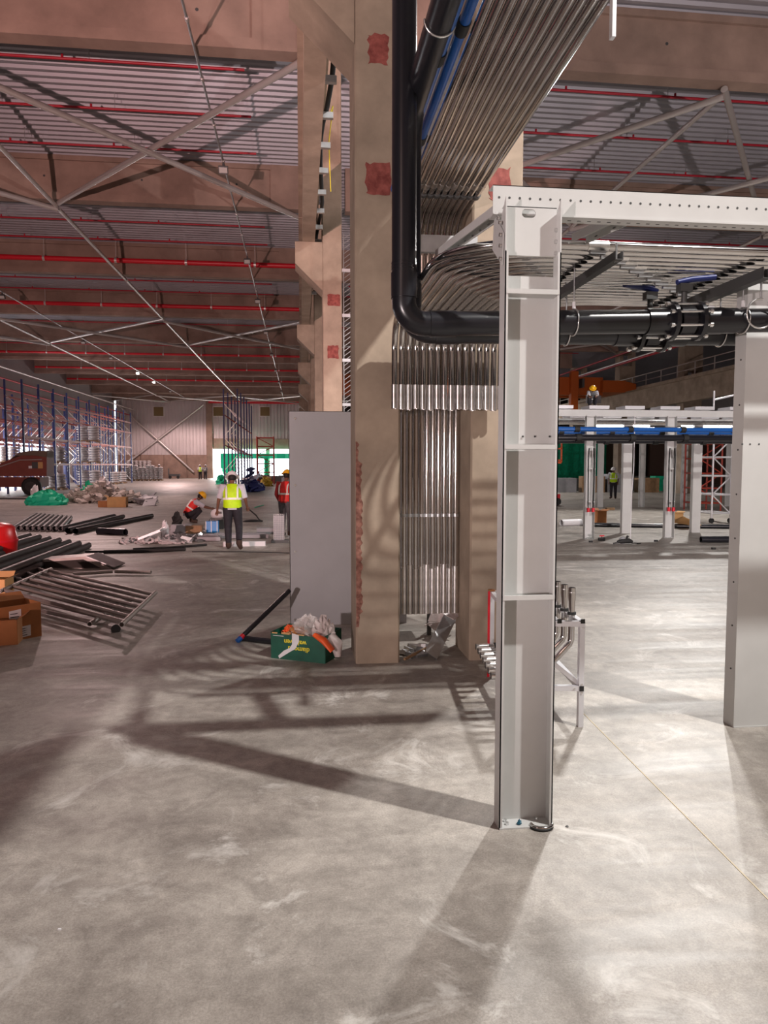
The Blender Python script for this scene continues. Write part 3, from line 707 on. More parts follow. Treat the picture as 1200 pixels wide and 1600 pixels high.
tag(sheet.build('crumpled_sheet', M_filmw), 'crumpled white plastic sheet on the floor behind the leaning channel', 'sheet', kind='stuff')
r = random.Random(11)
for i in range(9):
    g = G(630 + 4.5 * i, r.uniform(1014, 1032)); s = r.uniform(.03, .09)
    m = MB().obox(g + V(0, 0, s * .3), (s * 1.8, s, s * .6), rz=r.uniform(0, 3), rx=.3)
    tag(m.build('metal_offcut', M_galv), 'small grey metal offcut lying between the concrete columns, %s from the left' % NTH[i], 'offcut', 'offcuts between the columns')
tag(MB().bar(G(632, 1030, .03), G(668, 1012, .05), .02, .02).build('thin_stick', M_wood), 'thin pale stick lying on the offcuts between the columns', 'stick')
# carton
P0 = G(424, 1028); P1 = G(508, 1037); ux = (P1 - P0); W = ux.length; ux.normalize(); uy = V(-ux.y, ux.x, 0); D = .36; Hc = .25
t = thing('green_carton', 'open green cardboard carton with upside-down yellow lettering and tape, full of plastic waste', 'box', tuple(P0 + ux * W / 2 + uy * D / 2))
def wall(a, b, z0, z1, th=.006):
    return MB().bar(V(a.x, a.y, (z0 + z1) / 2), V(b.x, b.y, (z0 + z1) / 2), th, z1 - z0)
c = [P0, P1, P1 + uy * D, P0 + uy * D]
for i in range(4): wall(c[i], c[(i + 1) % 4], 0, Hc - (.012 if i == 0 else 0)).build('side_wall', M_green, t)
MB().hexa([p + V(0, 0, .002) for p in c] + [p + V(0, 0, .008) for p in c]).build('bottom', M_card, t)
for i, (a, b) in enumerate(((.02, .12), (.2, .35), (.5, .62), (.8, .93))): wall(P0 + ux * W * a, P0 + ux * W * b, Hc - .014, Hc - .004 + .006 * (i % 2), .007).build('torn_edge', M_cardl, t)
def text(s, org, xd, zd, size, m, parent, name='lettering', ext=.0006, bold=.0):
    cu = bpy.data.curves.new(name, 'FONT'); cu.body = s; cu.size = size; cu.extrude = ext; cu.offset = bold; cu.align_x = 'LEFT'
    tmp = bpy.data.objects.new(name, cu); COL.objects.link(tmp); dg = bpy.context.evaluated_depsgraph_get(); me = bpy.data.meshes.new_from_object(tmp.evaluated_get(dg))
    bpy.data.objects.remove(tmp); o = bpy.data.objects.new(name, me); COL.objects.link(o); me.materials.clear(); me.materials.append(m)
    n = Vector(xd).cross(Vector(zd)); M = Matrix((Vector(xd), Vector(zd), n)).transposed().to_4x4(); off = V(*OFF[parent.name]); M.translation = Vector(org) - off
    me.transform(M); o.parent = parent; OFF[o.name] = OFF[parent.name]; return o
nf = -uy * .0045
# upside down: reading direction runs to the left, letter tops point down
text('diamond', P0 + ux * W * .725 + nf + V(0, 0, .128), -ux, (0, 0, -1), .064, M_yel, t, bold=.0012)
text('walraven', P0 + ux * W * .665 + nf + V(0, 0, .190), -ux, (0, 0, -1), .064, M_yel, t, bold=.0012)
wall(P0 + ux * W * .04 + nf, P0 + ux * W * .24 + nf, Hc - .035, Hc - .030, .002).build('printed_line', M_white, t)
tp = MB(); n2 = -uy * .007
pl = [(.40, Hc + .004), (.53, Hc - .01), (.53, Hc - .07), (.46, .11), (.34, .07), (.16, .005), (.14, .03), (.25, .085), (.36, .115), (.40, .15)]
tp.prism([(x * W, z) for x, z in pl], P0 + n2, ux, (0, 0, 1), .002); tp.build('tape_strip', M_white, t)
def crumple(c, r, n, seed, size=1, jit=.3):
    m = MB(); rd = random.Random(seed); m.dome(c, r[0], r[1], r[2], 14, 8, False, jit, rd); return m
cc = P0 + ux * W * .5 + uy * D * .5
for i, (a, b, rx, rz, mm, lab) in enumerate(((.50, .5, .15, .16, M_film, 'clear crumpled plastic film bulging from the green carton'), (.86, .35, .11, .17, M_filmw, 'milky plastic bag hanging over the right side of the green carton'), (.18, .5, .08, .06, M_orange, 'orange wrapper in the left end of the green carton'), (.35, .4, .12, .06, M_card, 'brown wrapping paper inside the green carton'))):
    q = P0 + ux * W * a + uy * D * b; m = MB(); rd = random.Random(20 + i)
    m.dome((q.x, q.y, Hc - .10), rx, rx * .9, rz + .06, 22, 12, False, .20, rd)
    if i == 1: m.sweep([q + V(.06, -.05, .20), q + V(.12, -.09, .16), q + V(.13, -.12, .05)], [.07, .06, .03], 9)
    o = tag(m.build('plastic_waste', mm), lab, 'waste')
q = P0 + ux * W * .98 + uy * D * .1
tag(MB().sweep([q + V(-.10, -.0, .26), q + V(-.02, -.06, .22), q + V(.06, -.09, .13)], [(.02, .03), (.03, .04), (.012, .05)], 8).build('orange_wrapper', M_orange), 'bright orange wrapper spilling over the right corner of the green carton', 'waste')
# leaning and lying black pipes near the sheet
tag(MB().sweep([G(374, 999, .03), at(452, 923, Y=7.75)], .026, 14, hollow=.12).build('leaning_pipe', M_black), 'black pipe leaning on the grey sheet, red and blue tape at its foot', 'pipe')
p = G(374, 999, .03); d = (at(452, 923, Y=7.75) - p).normalized()
o = MB().cyl(p + d * .02, p + d * .06, .0275, 14).build('red_tape', M_pipe_redm); tag(o, 'red tape band around the foot of the leaning black pipe', 'tape')
o = MB().cyl(p - d * .03, p + d * .02, .0275, 14).build('blue_tape', M_blue); tag(o, 'blue tape band at the very end of the leaning black pipe', 'tape')
tag(MB().sweep([G(378, 997, .03), G(432, 1003, .03)], .028, 14, hollow=.12).build('lying_pipe', M_black), 'short black pipe lying on the floor left of the green carton', 'pipe')
# conduit ring and nut at the column foot
c = G(846, 1288, .012); pts = [c + V(.052 * math.cos(a), .04 * math.sin(a), 0) for a in [PI * (.95 + 1.15 * k / 14) for k in range(15)]]
tag(MB().sweep(pts, .010, 10).build('bent_tube', M_chrome), 'small shiny bent tube lying at the foot of the foreground column', 'tube')
tag(MB().sweep([x + V(-.002, -.008, -.006) for x in pts], .008, 10).build('bent_rubber', M_rubber), 'black rubber curl under the shiny bent tube at the column foot', 'seal')
c = G(811, 1287, .012); o = MB().dome(c, .012, .01, .02, 8, 4, jit=.3, rnd=random.Random(2)).build('blue_plug', mat('teal_plastic', (.01, .10, .16), .4)); tag(o, 'tiny teal plastic plug on the base plate of the foreground column', 'plug')
c = G(886, 1291, .003); tag(MB().sweep([c + V(.006 * math.cos(a), .006 * math.sin(a), 0) for a in [2 * PI * k / 10 for k in range(11)]], .002, 6).build('washer', M_dark), 'small dark washer on the floor right of the foreground column', 'washer')
for px, py in ((93, 1452),): tag(MB().obox(G(px, py, .003), (.012, .008, .005)).build('white_chip', M_white), 'tiny white chip on the bare foreground floor', 'chip')

# =====================================================================  SAMPLE STAND
A = V(1.9, 4.6, 0); B = V(1.49, 4.66, 0); D_ = V(1.60, 5.80, 0); C_ = A + (D_ - B); HS = .735; s = .036
t = thing('conduit_stand', 'white aluminium profile stand with black end caps holding bent conduits', 'stand', tuple((A + D_) / 2))
for q in (A, B, C_, D_): MB().bar(q, q + V(0, 0, HS), s, s, (1, 0, 0)).build('leg', M_alu, t)
for p, q in ((A, B), (B, D_), (C_, D_), (A, C_)): MB().bar(p + V(0, 0, HS - s / 2), q + V(0, 0, HS - s / 2), s, s).build('top_rail', M_alu, t)
for p, q in ((A, B), (A, C_), (B, D_)): MB().bar(p + V(0, 0, .27), q + V(0, 0, .27), s, s).build('lower_rail', M_alu, t)
MB().bar(B + V(0, 0, .62), A + V(0, .03, .29), s * .8, s * .8).build('diagonal_rail', M_alu, t)
MB().bar(A.lerp(B, .38) + V(0, 0, HS - s / 2), C_.lerp(D_, .38) + V(0, 0, HS - s / 2), s, s).build('top_rail', M_alu, t)
for p in (A, A.lerp(B, .38)): MB().obox(p + V(0, -s / 2 - .001, HS + (-s / 2 + .02 if p is A else -s / 2 + .02)), (.030, .006, .030)).build('end_cap', M_rubber, t)
MB().obox(A + V(0, -s / 2 - .002, .27), (.030, .006, .034)).build('end_cap', M_rubber, t)
for q, z in ((A, .24), (A, .30), (A, HS - .045), (A.lerp(B, .38), HS - .045), (A.lerp(B, .12), .27)): MB().cyl(q + V(0, -s / 2, z), q + V(0, -s / 2 - .006, z), .007, 6).build('bolt', M_bolt, t)
MB().bar(D_ + V(-.022, -.01, 0), D_ + V(-.022, -.01, HS), .006, .03, (1, 0, 0)).build('red_edge_strip', M_pipe_redm, t)
MB().obox(D_ + V(-.005, -.005, HS + .008), (.05, .04, .012)).build('end_cap', M_card, t)
for i in range(7):
    f = i / 6; o0 = V(1.86, 4.72, 0).lerp(V(1.70, 5.35, 0), f)
    yy = 4.72 + .13 * i; xr = 1.875 - .004 * i; zt_ = .945 ; zl = .34
    xk = xr; zk = .56 - .004 * i; xl = xk - (zk - zl)
    xe = 1.30 + .015 * i
    t = thing('bent_conduit', 'short bent shiny conduit clamped in the aluminium stand, %s from the camera' % ('nearest' if i == 0 else NTH[i]), 'conduit', (xr, yy, zl), 'bent conduits in the stand')
    MB().sweep([(xr, yy, zt_ - .08), (xr, yy, zk + .02), (xr - .012, yy, zk - .012), (xl + .02, yy, zl + .01), (xl - .02, yy, zl), (xe + .03, yy, zl)], .0225, 14).build('tube', M_chrome, t)
    MB().sweep([(xr, yy, zt_), (xr, yy, zt_ - .09)], .0255, 14, hollow=.15).build('end_sleeve', M_chrome, t)
    MB().sweep([(xe, yy, zl), (xe + .10, yy, zl)], .0255, 14, hollow=.15).build('end_sleeve', M_sleeve, t)
    MB().cyl((xr, yy, zt_ - .035), (xr, yy, zt_ - .028), .027, 14).build('bead', M_bolt, t)
    MB().cyl((xr, yy, .755), (xr, yy, .775), .030, 14).build('rubber_band', M_rubber, t)
    MB().cyl((xe + .15, yy, zl), (xe + .17, yy, zl), .030, 14).build('rubber_band', M_rubber, t)
# =====================================================================  LEFT FLOOR CLUTTER
def lay_pipe(p, q, r, m, lab, name='black_pipe', grp=None, cat='pipe', hollow=.14):
    return tag(MB().sweep([p, q], r, 16, hollow=hollow).build(name, m), lab, cat, grp)
d0 = G(54, 805) - G(20, 826)
for i in range(9):
    p = G(21 + 9.2 * i, 825 + .1 * i, .085); q = p + d0 * (1.0 - .03 * i)
    lay_pipe(p, q, .070, M_grpipe, 'short dusty black pipe lying in a slanting row, %s from the left' % NTH[i], grp='slanting row of short black pipes')
for i, (a, b) in enumerate((((96, 826), (178, 806)), ((106, 829), (192, 807)), ((118, 830), (237, 806)))):
    lay_pipe(G(*a, .08), G(*b, .08), .075, M_black, 'long black pipe pointing away beside the slanting row, %s of three' % ('upper', 'middle', 'lowest')[i], grp='long black pipes')
lay_pipe(G(154, 830, .07), G(196, 832, .07), .095, M_black, 'single short black pipe lying crosswise in front of the long black pipes')
v = G(138, 852) - G(47, 890)
for i in range(7):
    e = G(138 - 15.5 * i, 852 - 2.6 * i, .07 + (.10 if i % 2 else 0)); lay_pipe(e - v * 1.9, e, .07, M_grpipe, 'long black pipe in the heap at the left edge, %s from the right' % NTH[i], grp='heap of long black pipes')
# guardrail frames lying on the floor
def rail_frame(a, b, c, d, n, lab, z, grp):
    a, b, c, d = (G(*p, z) for p in (a, b, c, d))
    t = thing('guardrail_frame', lab, 'frame', tuple((a + b + c + d) / 4), grp)
    MB().sweep([a, b], .028, 12, hollow=.15).build('end_rail', M_rail, t); MB().sweep([c, d], .028, 12, hollow=.15).build('end_rail', M_rail, t)
    for i in range(n):
        f = .07 + .86 * i / (n - 1); MB().cyl(a.lerp(b, f), c.lerp(d, f), .024, 10).build('crossbar', M_rail, t)
rail_frame((190, 976), (243, 926), (-2, 925), (80, 889), 7, 'upper grey tube guardrail frame lying flat on the floor', .16, 'guardrail frames')
rail_frame((140, 975), (208, 935), (-60, 935), (55, 882), 6, 'lower grey tube guardrail frame under the other', .06, 'guardrail frames')
tag(MB().cyl(G(181, 983, .0), G(181, 983, .035), .05, 14).build('rubber_disc', M_rubber), 'round black rubber disc on the floor before the guardrail frame', 'cap')
lay_pipe(G(114, 897, .05), G(176, 893, .05), .028, M_rail, 'grey tube lying across behind the guardrail frames, left piece', 'grey_tube'); lay_pipe(G(180, 893, .05), G(236, 894, .05), .03, M_rail, 'grey tube lying across behind the guardrail frames, right piece', 'grey_tube')
p = G(75, 884); q = G(178, 892)
t = thing('metal_chute', 'grey sheet metal chute with dark hollow side lying behind the guardrail frames', 'chute', tuple((p + q) / 2))
ax = (G(165, 890) - G(80, 890)).normalized(); c = G(118, 886)
MB().prism([(-.55, .0), (.25, 0), (.75, .0), (.3, .22), (-.55, .16)], c, ax, (0, 0, 1), .5).build('body', M_rail, t)
MB().prism([(-.5, .02), (.55, .02), (.25, .17), (-.5, .12)], c + V(-ax.y, ax.x, 0) * -.252, ax, (0, 0, 1), .01).build('hollow_shade', M_darkw, t)  # dark plate on the solid side imitates the shaded hollow
for z in (.23,): MB().bar(c + ax * .3 + V(0, 0, .22), c + ax * .78 + V(0, 0, .03), .52, .02).build('perforated_lip', M_galv, t)
# cardboard boxes
def carton(c, ax, w, d, h, m, lab, labels=(), open_=True, name='cardboard_box', flaps=(1, 1, 1, 1)):
    ax = Vector(ax).normalized(); ay = V(-ax.y, ax.x, 0); t = thing(name, lab, 'box', tuple(c)); c = Vector(c)
    k = [c - ax * w / 2 - ay * d / 2, c + ax * w / 2 - ay * d / 2, c + ax * w / 2 + ay * d / 2, c - ax * w / 2 + ay * d / 2]
    for i in range(4):
        a, b = k[i], k[(i + 1) % 4]; MB().bar(a + V(0, 0, h / 2), b + V(0, 0, h / 2), .008, h).build('side_wall', m, t)
        if open_ and flaps[i]:
            n = ((a + b) / 2 - c); n.z = 0; n.normalize(); tilt = .25 + .2 * i
            MB().hexa([a + V(0, 0, h), b + V(0, 0, h), b + V(0, 0, h) + n * .004, a + V(0, 0, h) + n * .004] + [x + n * (d * .28) + V(0, 0, h + tilt * .10) for x in (a, b)] + [b + n * (d * .28 + .004) + V(0, 0, h + tilt * .10), a + n * (d * .28 + .004) + V(0, 0, h + tilt * .10)]).build('flap', m, t)
    MB().hexa([x + V(0, 0, .002) for x in k] + [x + V(0, 0, .01) for x in k]).build('bottom', m, t)
    if not open_: MB().hexa([x + V(0, 0, h - .008) for x in k] + [x + V(0, 0, h) for x in k]).build('top', m, t)
    for (u0, u1, v0, v1) in labels:
        o = c - ay * (d / 2 + .006); s_ = MB().prism([(u0 * w, v0 * h), (u1 * w, v0 * h + .01), (u1 * w, v1 * h + .01), (u0 * w, v1 * h)], o, ax, (0, 0, 1), .002).build('sticker', M_white, t)
        pm = MB(); rr = random.Random(int(u0 * 100) + 50)
        for q in range(4): 
            vv = v0 + (v1 - v0) * (.18 + .2 * q); pm.prism([((u0 + .02) * w, vv * h), ((u0 + (u1 - u0) * rr.uniform(.5, .9)) * w, vv * h), ((u0 + (u1 - u0) * .8) * w, vv * h + .008), ((u0 + .02) * w, vv * h + .008)], o - ay * .0015, ax, (0, 0, 1), .001)
        pm.dome(o - ay * .002 + ax * (u0 + .04) * w + V(0, 0, (v0 + .08) * h), .008, .001, .008, 8, 4, True)
        pm.build('faint_print', M_hole, s_)
    return t
e0 = G(17, 1003); e1 = G(66, 994)
axb = (e1 - e0).normalized(); mid = (e0 + e1) / 2 + V(-axb.y, axb.x, 0) * .2 - axb * .08
carton(mid, axb, (e1 - e0).length + .16, .36, .36, M_card, 'brown cardboard box with two white stickers before the guardrail frames', ((-.17, .08, .42, .86), (-.08, .27, .05, .36)), flaps=(0, 0, 1, 1))
carton(G(1, 1009) + V(0, .14, 0), (1, .15, 0), .26, .26, .25, M_card, 'small crushed brown box at the left edge of the picture')
carton(G(-2, 935) + V(-.05, .1, 0), (1, 0, 0), .30, .3, .26, M_cardl, 'pale brown box at the left edge beside the black pipe heap')
c = G(-8, 868); t = thing('red_barrel', 'big rounded red plastic barrel cut off by the left edge', 'barrel', tuple(c))
MB().sweep([c + V(0, 0, z) for z in (.0, .04, .3, .55, .62, .66)], [.36, .40, .42, .38, .30, .12], 24).build('barrel_body', mat('red_plastic', (.60, .01, .012), .35), t)
MB().sweep([c + V(0, 0, z) for z in (.28, .32)], .43, 24).build('hoop', M_pipe_redm, t)

def rubble(pxs, pys, n, s0, s1, m, seed, zmax=.4, flat=.5):
    rd = random.Random(seed); mb = MB(); cx = (pxs[0] + pxs[1]) / 2
    for i in range(n):
        px = rd.uniform(*pxs); f = 1 - abs(px - cx) / (pxs[1] - cx); g = G(px, rd.uniform(*pys)) + V(0, 0, rd.uniform(0, zmax) * f * (.5 if rd.random() < .5 else 1)); s_ = rd.uniform(s0, s1)
        mb.obox(g + V(0, 0, s_ * .2), (s_ * 1.5, s_, s_ * flat), rz=rd.uniform(0, 3), rx=rd.uniform(-.6, .6), ry=rd.uniform(-.6, .6))
    return mb
def heap(pxs, py, h, m, lab, seed, name, cat, depth=1.0, seg=26, jit=.16):
    a = G(pxs[0], py); b = G(pxs[1], py); c = (a + b) / 2; rx = (b - a).length / 2; rd = random.Random(seed)
    mb = MB(); mb.dome(c + V(0, depth / 2, 0), rx, depth / 2, h, seg, 8, False, jit, rd)
    return tag(mb.build(name, m), lab, cat)
heap((36, 96), 790, .62, M_netd, 'crumpled bright green netting on the floor below the boom lift', 3, 'green_netting', 'netting', 1.2)
heap((44, 60), 784, .75, M_white, 'white plastic scrap on the green netting', 9, 'white_scrap', 'scrap', .6, 12)
tag(rubble((98, 220), (776, 787), 300, .08, .34, M_rub, 4, .9).build('rubble_heap', M_rub), 'long heap of grey rubble and scrap before the racking', 'rubble', kind='stuff')
tag(rubble((222, 240), (780, 790), 30, .1, .55, M_rub, 5, .2, .12).build('scrap_boards', M_grey), 'flat scrap boards at the right end of the rubble heap', 'scrap', kind='stuff')
heap((140, 176), 781, 1.0, M_sack, 'pile of pale crumpled sheeting on top of the rubble heap', 6, 'crumpled_sheeting', 'sheeting', 1.2, 18, .25)
heap((122, 146), 780, .8, M_netg, 'dark green netting on the left of the rubble heap', 8, 'dark_green_netting', 'netting', .8, 14, .25)
carton(G(184, 792), (1, .05, 0), .75, .5, .42, M_cardl, 'pale cardboard box in front of the rubble heap, larger of two', flaps=(0, 1, 0, 1))
carton(G(163, 792), (1, .05, 0), .42, .4, .26, M_card, 'orange brown cardboard box in front of the rubble heap, smaller of two', open_=False)
# workers' corner
def steel_bundle(px0, px1, py, n, z, lab, w=.10, m=M_grey):
    for i in range(n):
        a = G(px0 + 2 * i, py - 2.2 * i, z + w / 2); b = G(px1 - 3 * i, py - 2.2 * i, z + w / 2)
        tag(MB().channel(a, b, w, w, .01).build('steel_section', m), lab + ', ' + ('front' if i == 0 else NTH[i] + ' from the front'), 'steel section', 'steel sections on the floor')
steel_bundle(262, 345, 842, 3, .0, 'grey steel section lying by the blue box')
steel_bundle(258, 322, 831, 3, 0, 'grey steel section on the stack behind the white bag')
steel_bundle(334, 420, 838, 2, .0, 'grey steel section lying right of the blue box')
carton(G(284, 834), (1, 0, 0), .5, .3, .24, M_grey, 'low grey box among the steel sections', open_=False)
carton(G(304, 834), (1, 0, 0), .4, .3, .22, M_wood, 'low brown box among the steel sections', open_=False)
p = G(235, 838); t = thing('angle_bundle', 'slanting bundle of grey angles beside the white bag', 'bundle', tuple(p))
for i in range(5): MB().bar(G(216 + 4 * i, 842 - i, .12), G(250 + 2 * i, 829 - i, .30), .09, .05).build('angle', M_galv, t)
heap((250, 264), 842, .42, M_white, 'white crumpled bag standing among the steel sections', 14, 'white_bag', 'bag', .2, 12, .12)
heap((268, 284), 822, .35, M_rubber, 'black strap coil on the steel sections', 15, 'black_strap', 'strap', .2, 10, .3)
tag(rubble((190, 300), (844, 850), 90, .04, .14, M_sack, 7, .05).build('paper_scraps', M_sack), 'scattered pale paper scraps left of the white bag', 'scraps', kind='stuff')
tag(rubble((270, 312), (841, 848), 20, .08, .2, M_galv, 17, .1).build('fitting_scraps', M_galv), 'small grey metal fittings in front of the steel sections', 'fittings', kind='stuff')
for i, (a, b, rr_, l) in enumerate((((162, 862), (290, 858), .035, 'thick black cable bundle on the floor before the workers, lower'), ((133, 862), (208, 860), .02, 'thin black rod at the left end of the cable bundle'), ((208, 858), (323, 851), .025, 'black rod behind the cable bundle, reaching right'), ((300, 862), (452, 864), .008, 'thin dark wire on the floor under the walking worker'))):
    tag(MB().sweep([G(*a, rr_), G((a[0] + b[0]) / 2, (a[1] + b[1]) / 2 + (1 if i != 3 else -1), rr_), G(*b, rr_)], rr_, 8).build('black_rod', M_rubber), l, 'rod')
# flat white tray under the worker, crates, mesh block
q = G(382, 853); tag(MB().obox(q + V(0, 0, .05), (.92, .16, .10)).build('white_tray', M_white), 'long white tray on the floor just behind the walking worker', 'tray')
q = G(415, 834); tag(MB().obox(q + V(0, 0, .08), (.45, .3, .15)).build('grey_case', M_grey), 'flat grey case on the floor between the two standing workers', 'case')
q = G(436, 848); t = thing('mesh_crate', 'upright galvanised wire mesh crate beside the worker in red', 'crate', tuple(q))
cm = MB(); w2 = .12
for i in range(7): cm.bar(q + V(-w2 + .04 * i, 0, .06), q + V(-w2 + .04 * i, 0, .66), .006, .006, (1, 0, 0))
for i in range(15): cm.bar(q + V(-w2, 0, .06 + .043 * i), q + V(w2, 0, .06 + .043 * i), .006, .006)
cm.build('wire_front', M_galv, t, kind='stuff'); MB().box(q.x - w2, q.x + w2, q.y + .02, q.y + .2, .06, .62).build('stack_inside', M_grey, t); MB().box(q.x - .18, q.x + .22, q.y - .05, q.y + .25, 0, .06).build('base', M_dark, t)
# blue tool box with handle, machine on it
q = G(331, 833); t = thing('blue_tool_box', 'bright blue tool box with white straps and handle', 'box', tuple(q))
MB().obox(q + V(0, .12, .16), (.32, .24, .30)).build('body', mat('tool_box_blue', (.02, .25, .62), .4), t)
for dx in (-.15, -.01, .14): MB().obox(q + V(dx, -.003, .16), (.022, .01, .31)).build('strap', M_white, t)
MB().sweep([q + V(-.08, .1, .31), q + V(-.05, .1, .37), q + V(.05, .1, .37), q + V(.08, .1, .31)], .012, 8).build('handle', M_dark, t)
q = G(338, 828); t = thing('cutting_machine', 'white and dark cutting machine the crouching worker leans over', 'machine', tuple(q))
MB().obox(q + V(0, .35, .16), (.34, .26, .32)).build('base', M_dark, t); MB().dome(q + V(.0, .35, .42), .2, .13, .15, 14, 7, True).build('hood', M_white, t); MB().obox(q + V(.08, .22, .46), (.10, .02, .06)).build('vent', M_dark, t)
for dx in (-.1, .2): MB().bar(q + V(dx, .35, 0), q + V(dx * .6, .35, .35), .03, .03).build('leg', M_dark, t)
tag(MB().sweep([G(388, 795, .5), G(400, 805, .35), G(405, 812, .15), G(410, 814, .02)], .02, 8).build('black_hose', M_rubber), 'curved black hose beside the walking worker', 'hose')
q = G(395, 815); tag(MB().dome(q, .32, .2, .07, 16, 4).build('dark_mat', M_rubber), 'dark round mat on the floor right of the walking worker', 'mat')
tag(MB().bar(G(398, 793, .02), G(412, 789, .02), .03, .03).build('green_strip', M_netd), 'thin green strip on the floor beyond the walking worker', 'strip')

# =====================================================================  BOOM LIFT
q = G(40, 774); t = thing('boom_lift', 'red brown boom lift parked at the left edge with one big dusty wheel in view', 'boom lift', (q.x, q.y, 0))
k = 1 / FPX * (q.y * math.cos(YAW) + q.x * math.sin(YAW)); X0 = q.x; Yq = q.y
def lx(px): return X0 + (px - 40) * k
def lz(py): return max(0, (775 - py) * k)
MB().box(lx(-40), lx(62), Yq, Yq + 1.5, lz(762), lz(747)).build('chassis', M_lift, t)
hood = [(-60, 745), (74, 745), (75, 716), (58, 713), (38, 713), (18, 720), (0, 728), (-60, 738)]
MB().prism([(lx(a), lz(b)) for a, b in hood], (0, Yq + .45, 0), (1, 0, 0), (0, 0, 1), 1.3).build('hood', M_lift, t)
top = [(30, 713), (75, 716), (75, 706), (55, 705), (34, 708), (20, 719)]
MB().prism([(lx(a), lz(b)) for a, b in top], (0, Yq + .45, 0), (1, 0, 0), (0, 0, 1), 1.2).build('counterweight', M_lift2, t)
MB().box(lx(48), lx(53), Yq - .23, Yq - .19, lz(733), lz(729)).build('sticker', M_white, t); MB().box(lx(53), lx(62), Yq - .23, Yq - .19, lz(733), lz(723)).build('vent_grille', M_dark, t); MB().box(lx(62), lx(69), Yq - .23, Yq - .19, lz(733), lz(723)).build('amber_panel', M_cardl, t)
MB().sweep([(lx(-20), Yq - .22, lz(738)), (lx(12), Yq - .22, lz(728)), (lx(35), Yq - .22, lz(720)), (lx(68), Yq - .22, lz(719))], .03, 6).build('hood_trim', M_brace, t)
for wx, wy in ((52, Yq - .3), (36, Yq + 1.6), (-30, Yq - .3)):
    R = 14 * k * 1.0; cz = R
    o = MB().sweep([(lx(wx), wy + a, cz) for a in (-.16, -.12, .0, .12, .16)], [R * .86, R, R * 1.02, R, R * .86], 24).build('wheel', M_rubber, t)
    MB().cyl((lx(wx), wy - .19, cz), (lx(wx), wy - .1, cz), R * .55, 18).build('hub', M_grpipe, o)
tag(MB().bar(G(-30, 779, .04), G(76, 779, .04), .35, .05).build('floor_strip', M_dark), 'dark strip on the floor under the boom lift', 'mat')  # flat dark bar laid along the floor below the lift

# =====================================================================  PALLET RACKS
def make_rack(x0, x1, y0, bays, pitch, H, levels, lab, post=.10, sub='pallet_rack', beams=True, grp=None):
    t = thing(sub, lab, 'rack', ((x0 + x1) / 2, y0, 0), grp)
    for i in range(bays + 1):
        y = y0 + i * pitch
        fr = MB(); fr.box(x0, x0 + post, y, y + post, 0, H); fr.box(x1 - post, x1, y, y + post, 0, H); o = fr.build('upright_frame', M_rackb, t)
        d = MB(); n = int(H / 1.2)
        for j in range(n):
            z = .2 + j * 1.2; a, b = (x0 + .05, x1 - .05) if j % 2 else (x1 - .05, x0 + .05); d.bar((a, y + .05, z), (b, y + .05, z + 1.1), .04, .04)
        d.build('lattice', M_brace, o)
    if beams:
        for i in range(bays):
            y = y0 + i * pitch
            for z in levels:
                m = MB(); m.box(x0 + .02, x0 + .08, y, y + pitch, z, z + .13); m.box(x1 - .08, x1 - .02, y, y + pitch, z, z + .13); m.build('beam_pair', M_racko, t)
    return t
make_rack(-17.9, -16.8, 46, 10, 2.8, 7.0, (1.75, 3.45, 4.9, 5.9), 'tall blue and orange pallet rack, row nearest the aisle', grp='blue and orange racks')
make_rack(-20.6, -19.5, 46, 11, 2.8, 6.6, (1.75, 3.4, 4.7, 5.7), 'tall blue and orange pallet rack, middle row', grp='blue and orange racks')
make_rack(-23.4, -22.3, 46, 11, 2.8, 6.2, (1.75, 3.3, 4.5), 'tall blue and orange pallet rack against the left wall', grp='blue and orange racks')
lone = make_rack(-5.35, -4.3, 51, 5, 2.9, 7.1, (2.8, 4.6), 'bare blue rack frames standing alone in the middle of the left hall', beams=False)
o = MB()
for i in range(5): o.bar((-5.3, 51 + 2.9 * i, 5.3), (-4.35, 51 + 2.9 * (i + .9), 4.6), .05, .05); o.bar((-5.3, 51 + 2.9 * i, 3.2), (-4.35, 51 + 2.9 * (i + .9), 2.6), .05, .05)
tag(o.build('orange_braces', M_racko, lone), kind='stuff')
def pallet(cx, cy, z, w, lab, layers=5, grp=None, m=None, d=1.1):
    t = thing('sack_pallet', lab, 'pallet', (cx, cy, z), grp); rd = random.Random(int(cx * 31 + cy * 7 + z * 3))
    pm = MB(); pm.box(cx - w / 2, cx + w / 2, cy - d / 2, cy + d / 2, z + .10, z + .14)
    for k_ in (-1, 0, 1): pm.box(cx + k_ * w * .42 - .05, cx + k_ * w * .42 + .05, cy - d / 2, cy + d / 2, z, z + .10)
    pm.build('wooden_pallet', M_wood, t)
    for L_ in range(layers):
        zz = z + .14 + L_ * .2; n = 2
        for j in range(n):
            xa = cx - w / 2 + w / n * (j + .5); o = MB().dome((xa + rd.uniform(-.03, .03), cy, zz + .10), w / n * .56, d * .53, .12, 12, 4, True); o.build('sack', m or M_sack, t)
for i, (px, py, z) in enumerate(((142, 0, .0), (142, 0, 1.9), (142, 0, 3.6))):
    pallet(-17.05, 60.3, z, 1.75, 'tall stack of white sacks on the aisle rack, %s level' % ('floor', 'middle', 'top')[i], 6, 'sack stacks on the aisle rack')
for i, (x, y, z) in enumerate(((-17.3, 53.2, 1.9), (-17.3, 53.2, 0), (-20, 60, 0), (-17.3, 68, 0), (-17.3, 71, 0), (-20, 52, 1.9))):
    pallet(x, y, z, 1.2, 'white sack stack deeper in the racking, %s from the camera' % NTH[i], 5, 'sack stacks deeper in the racking')
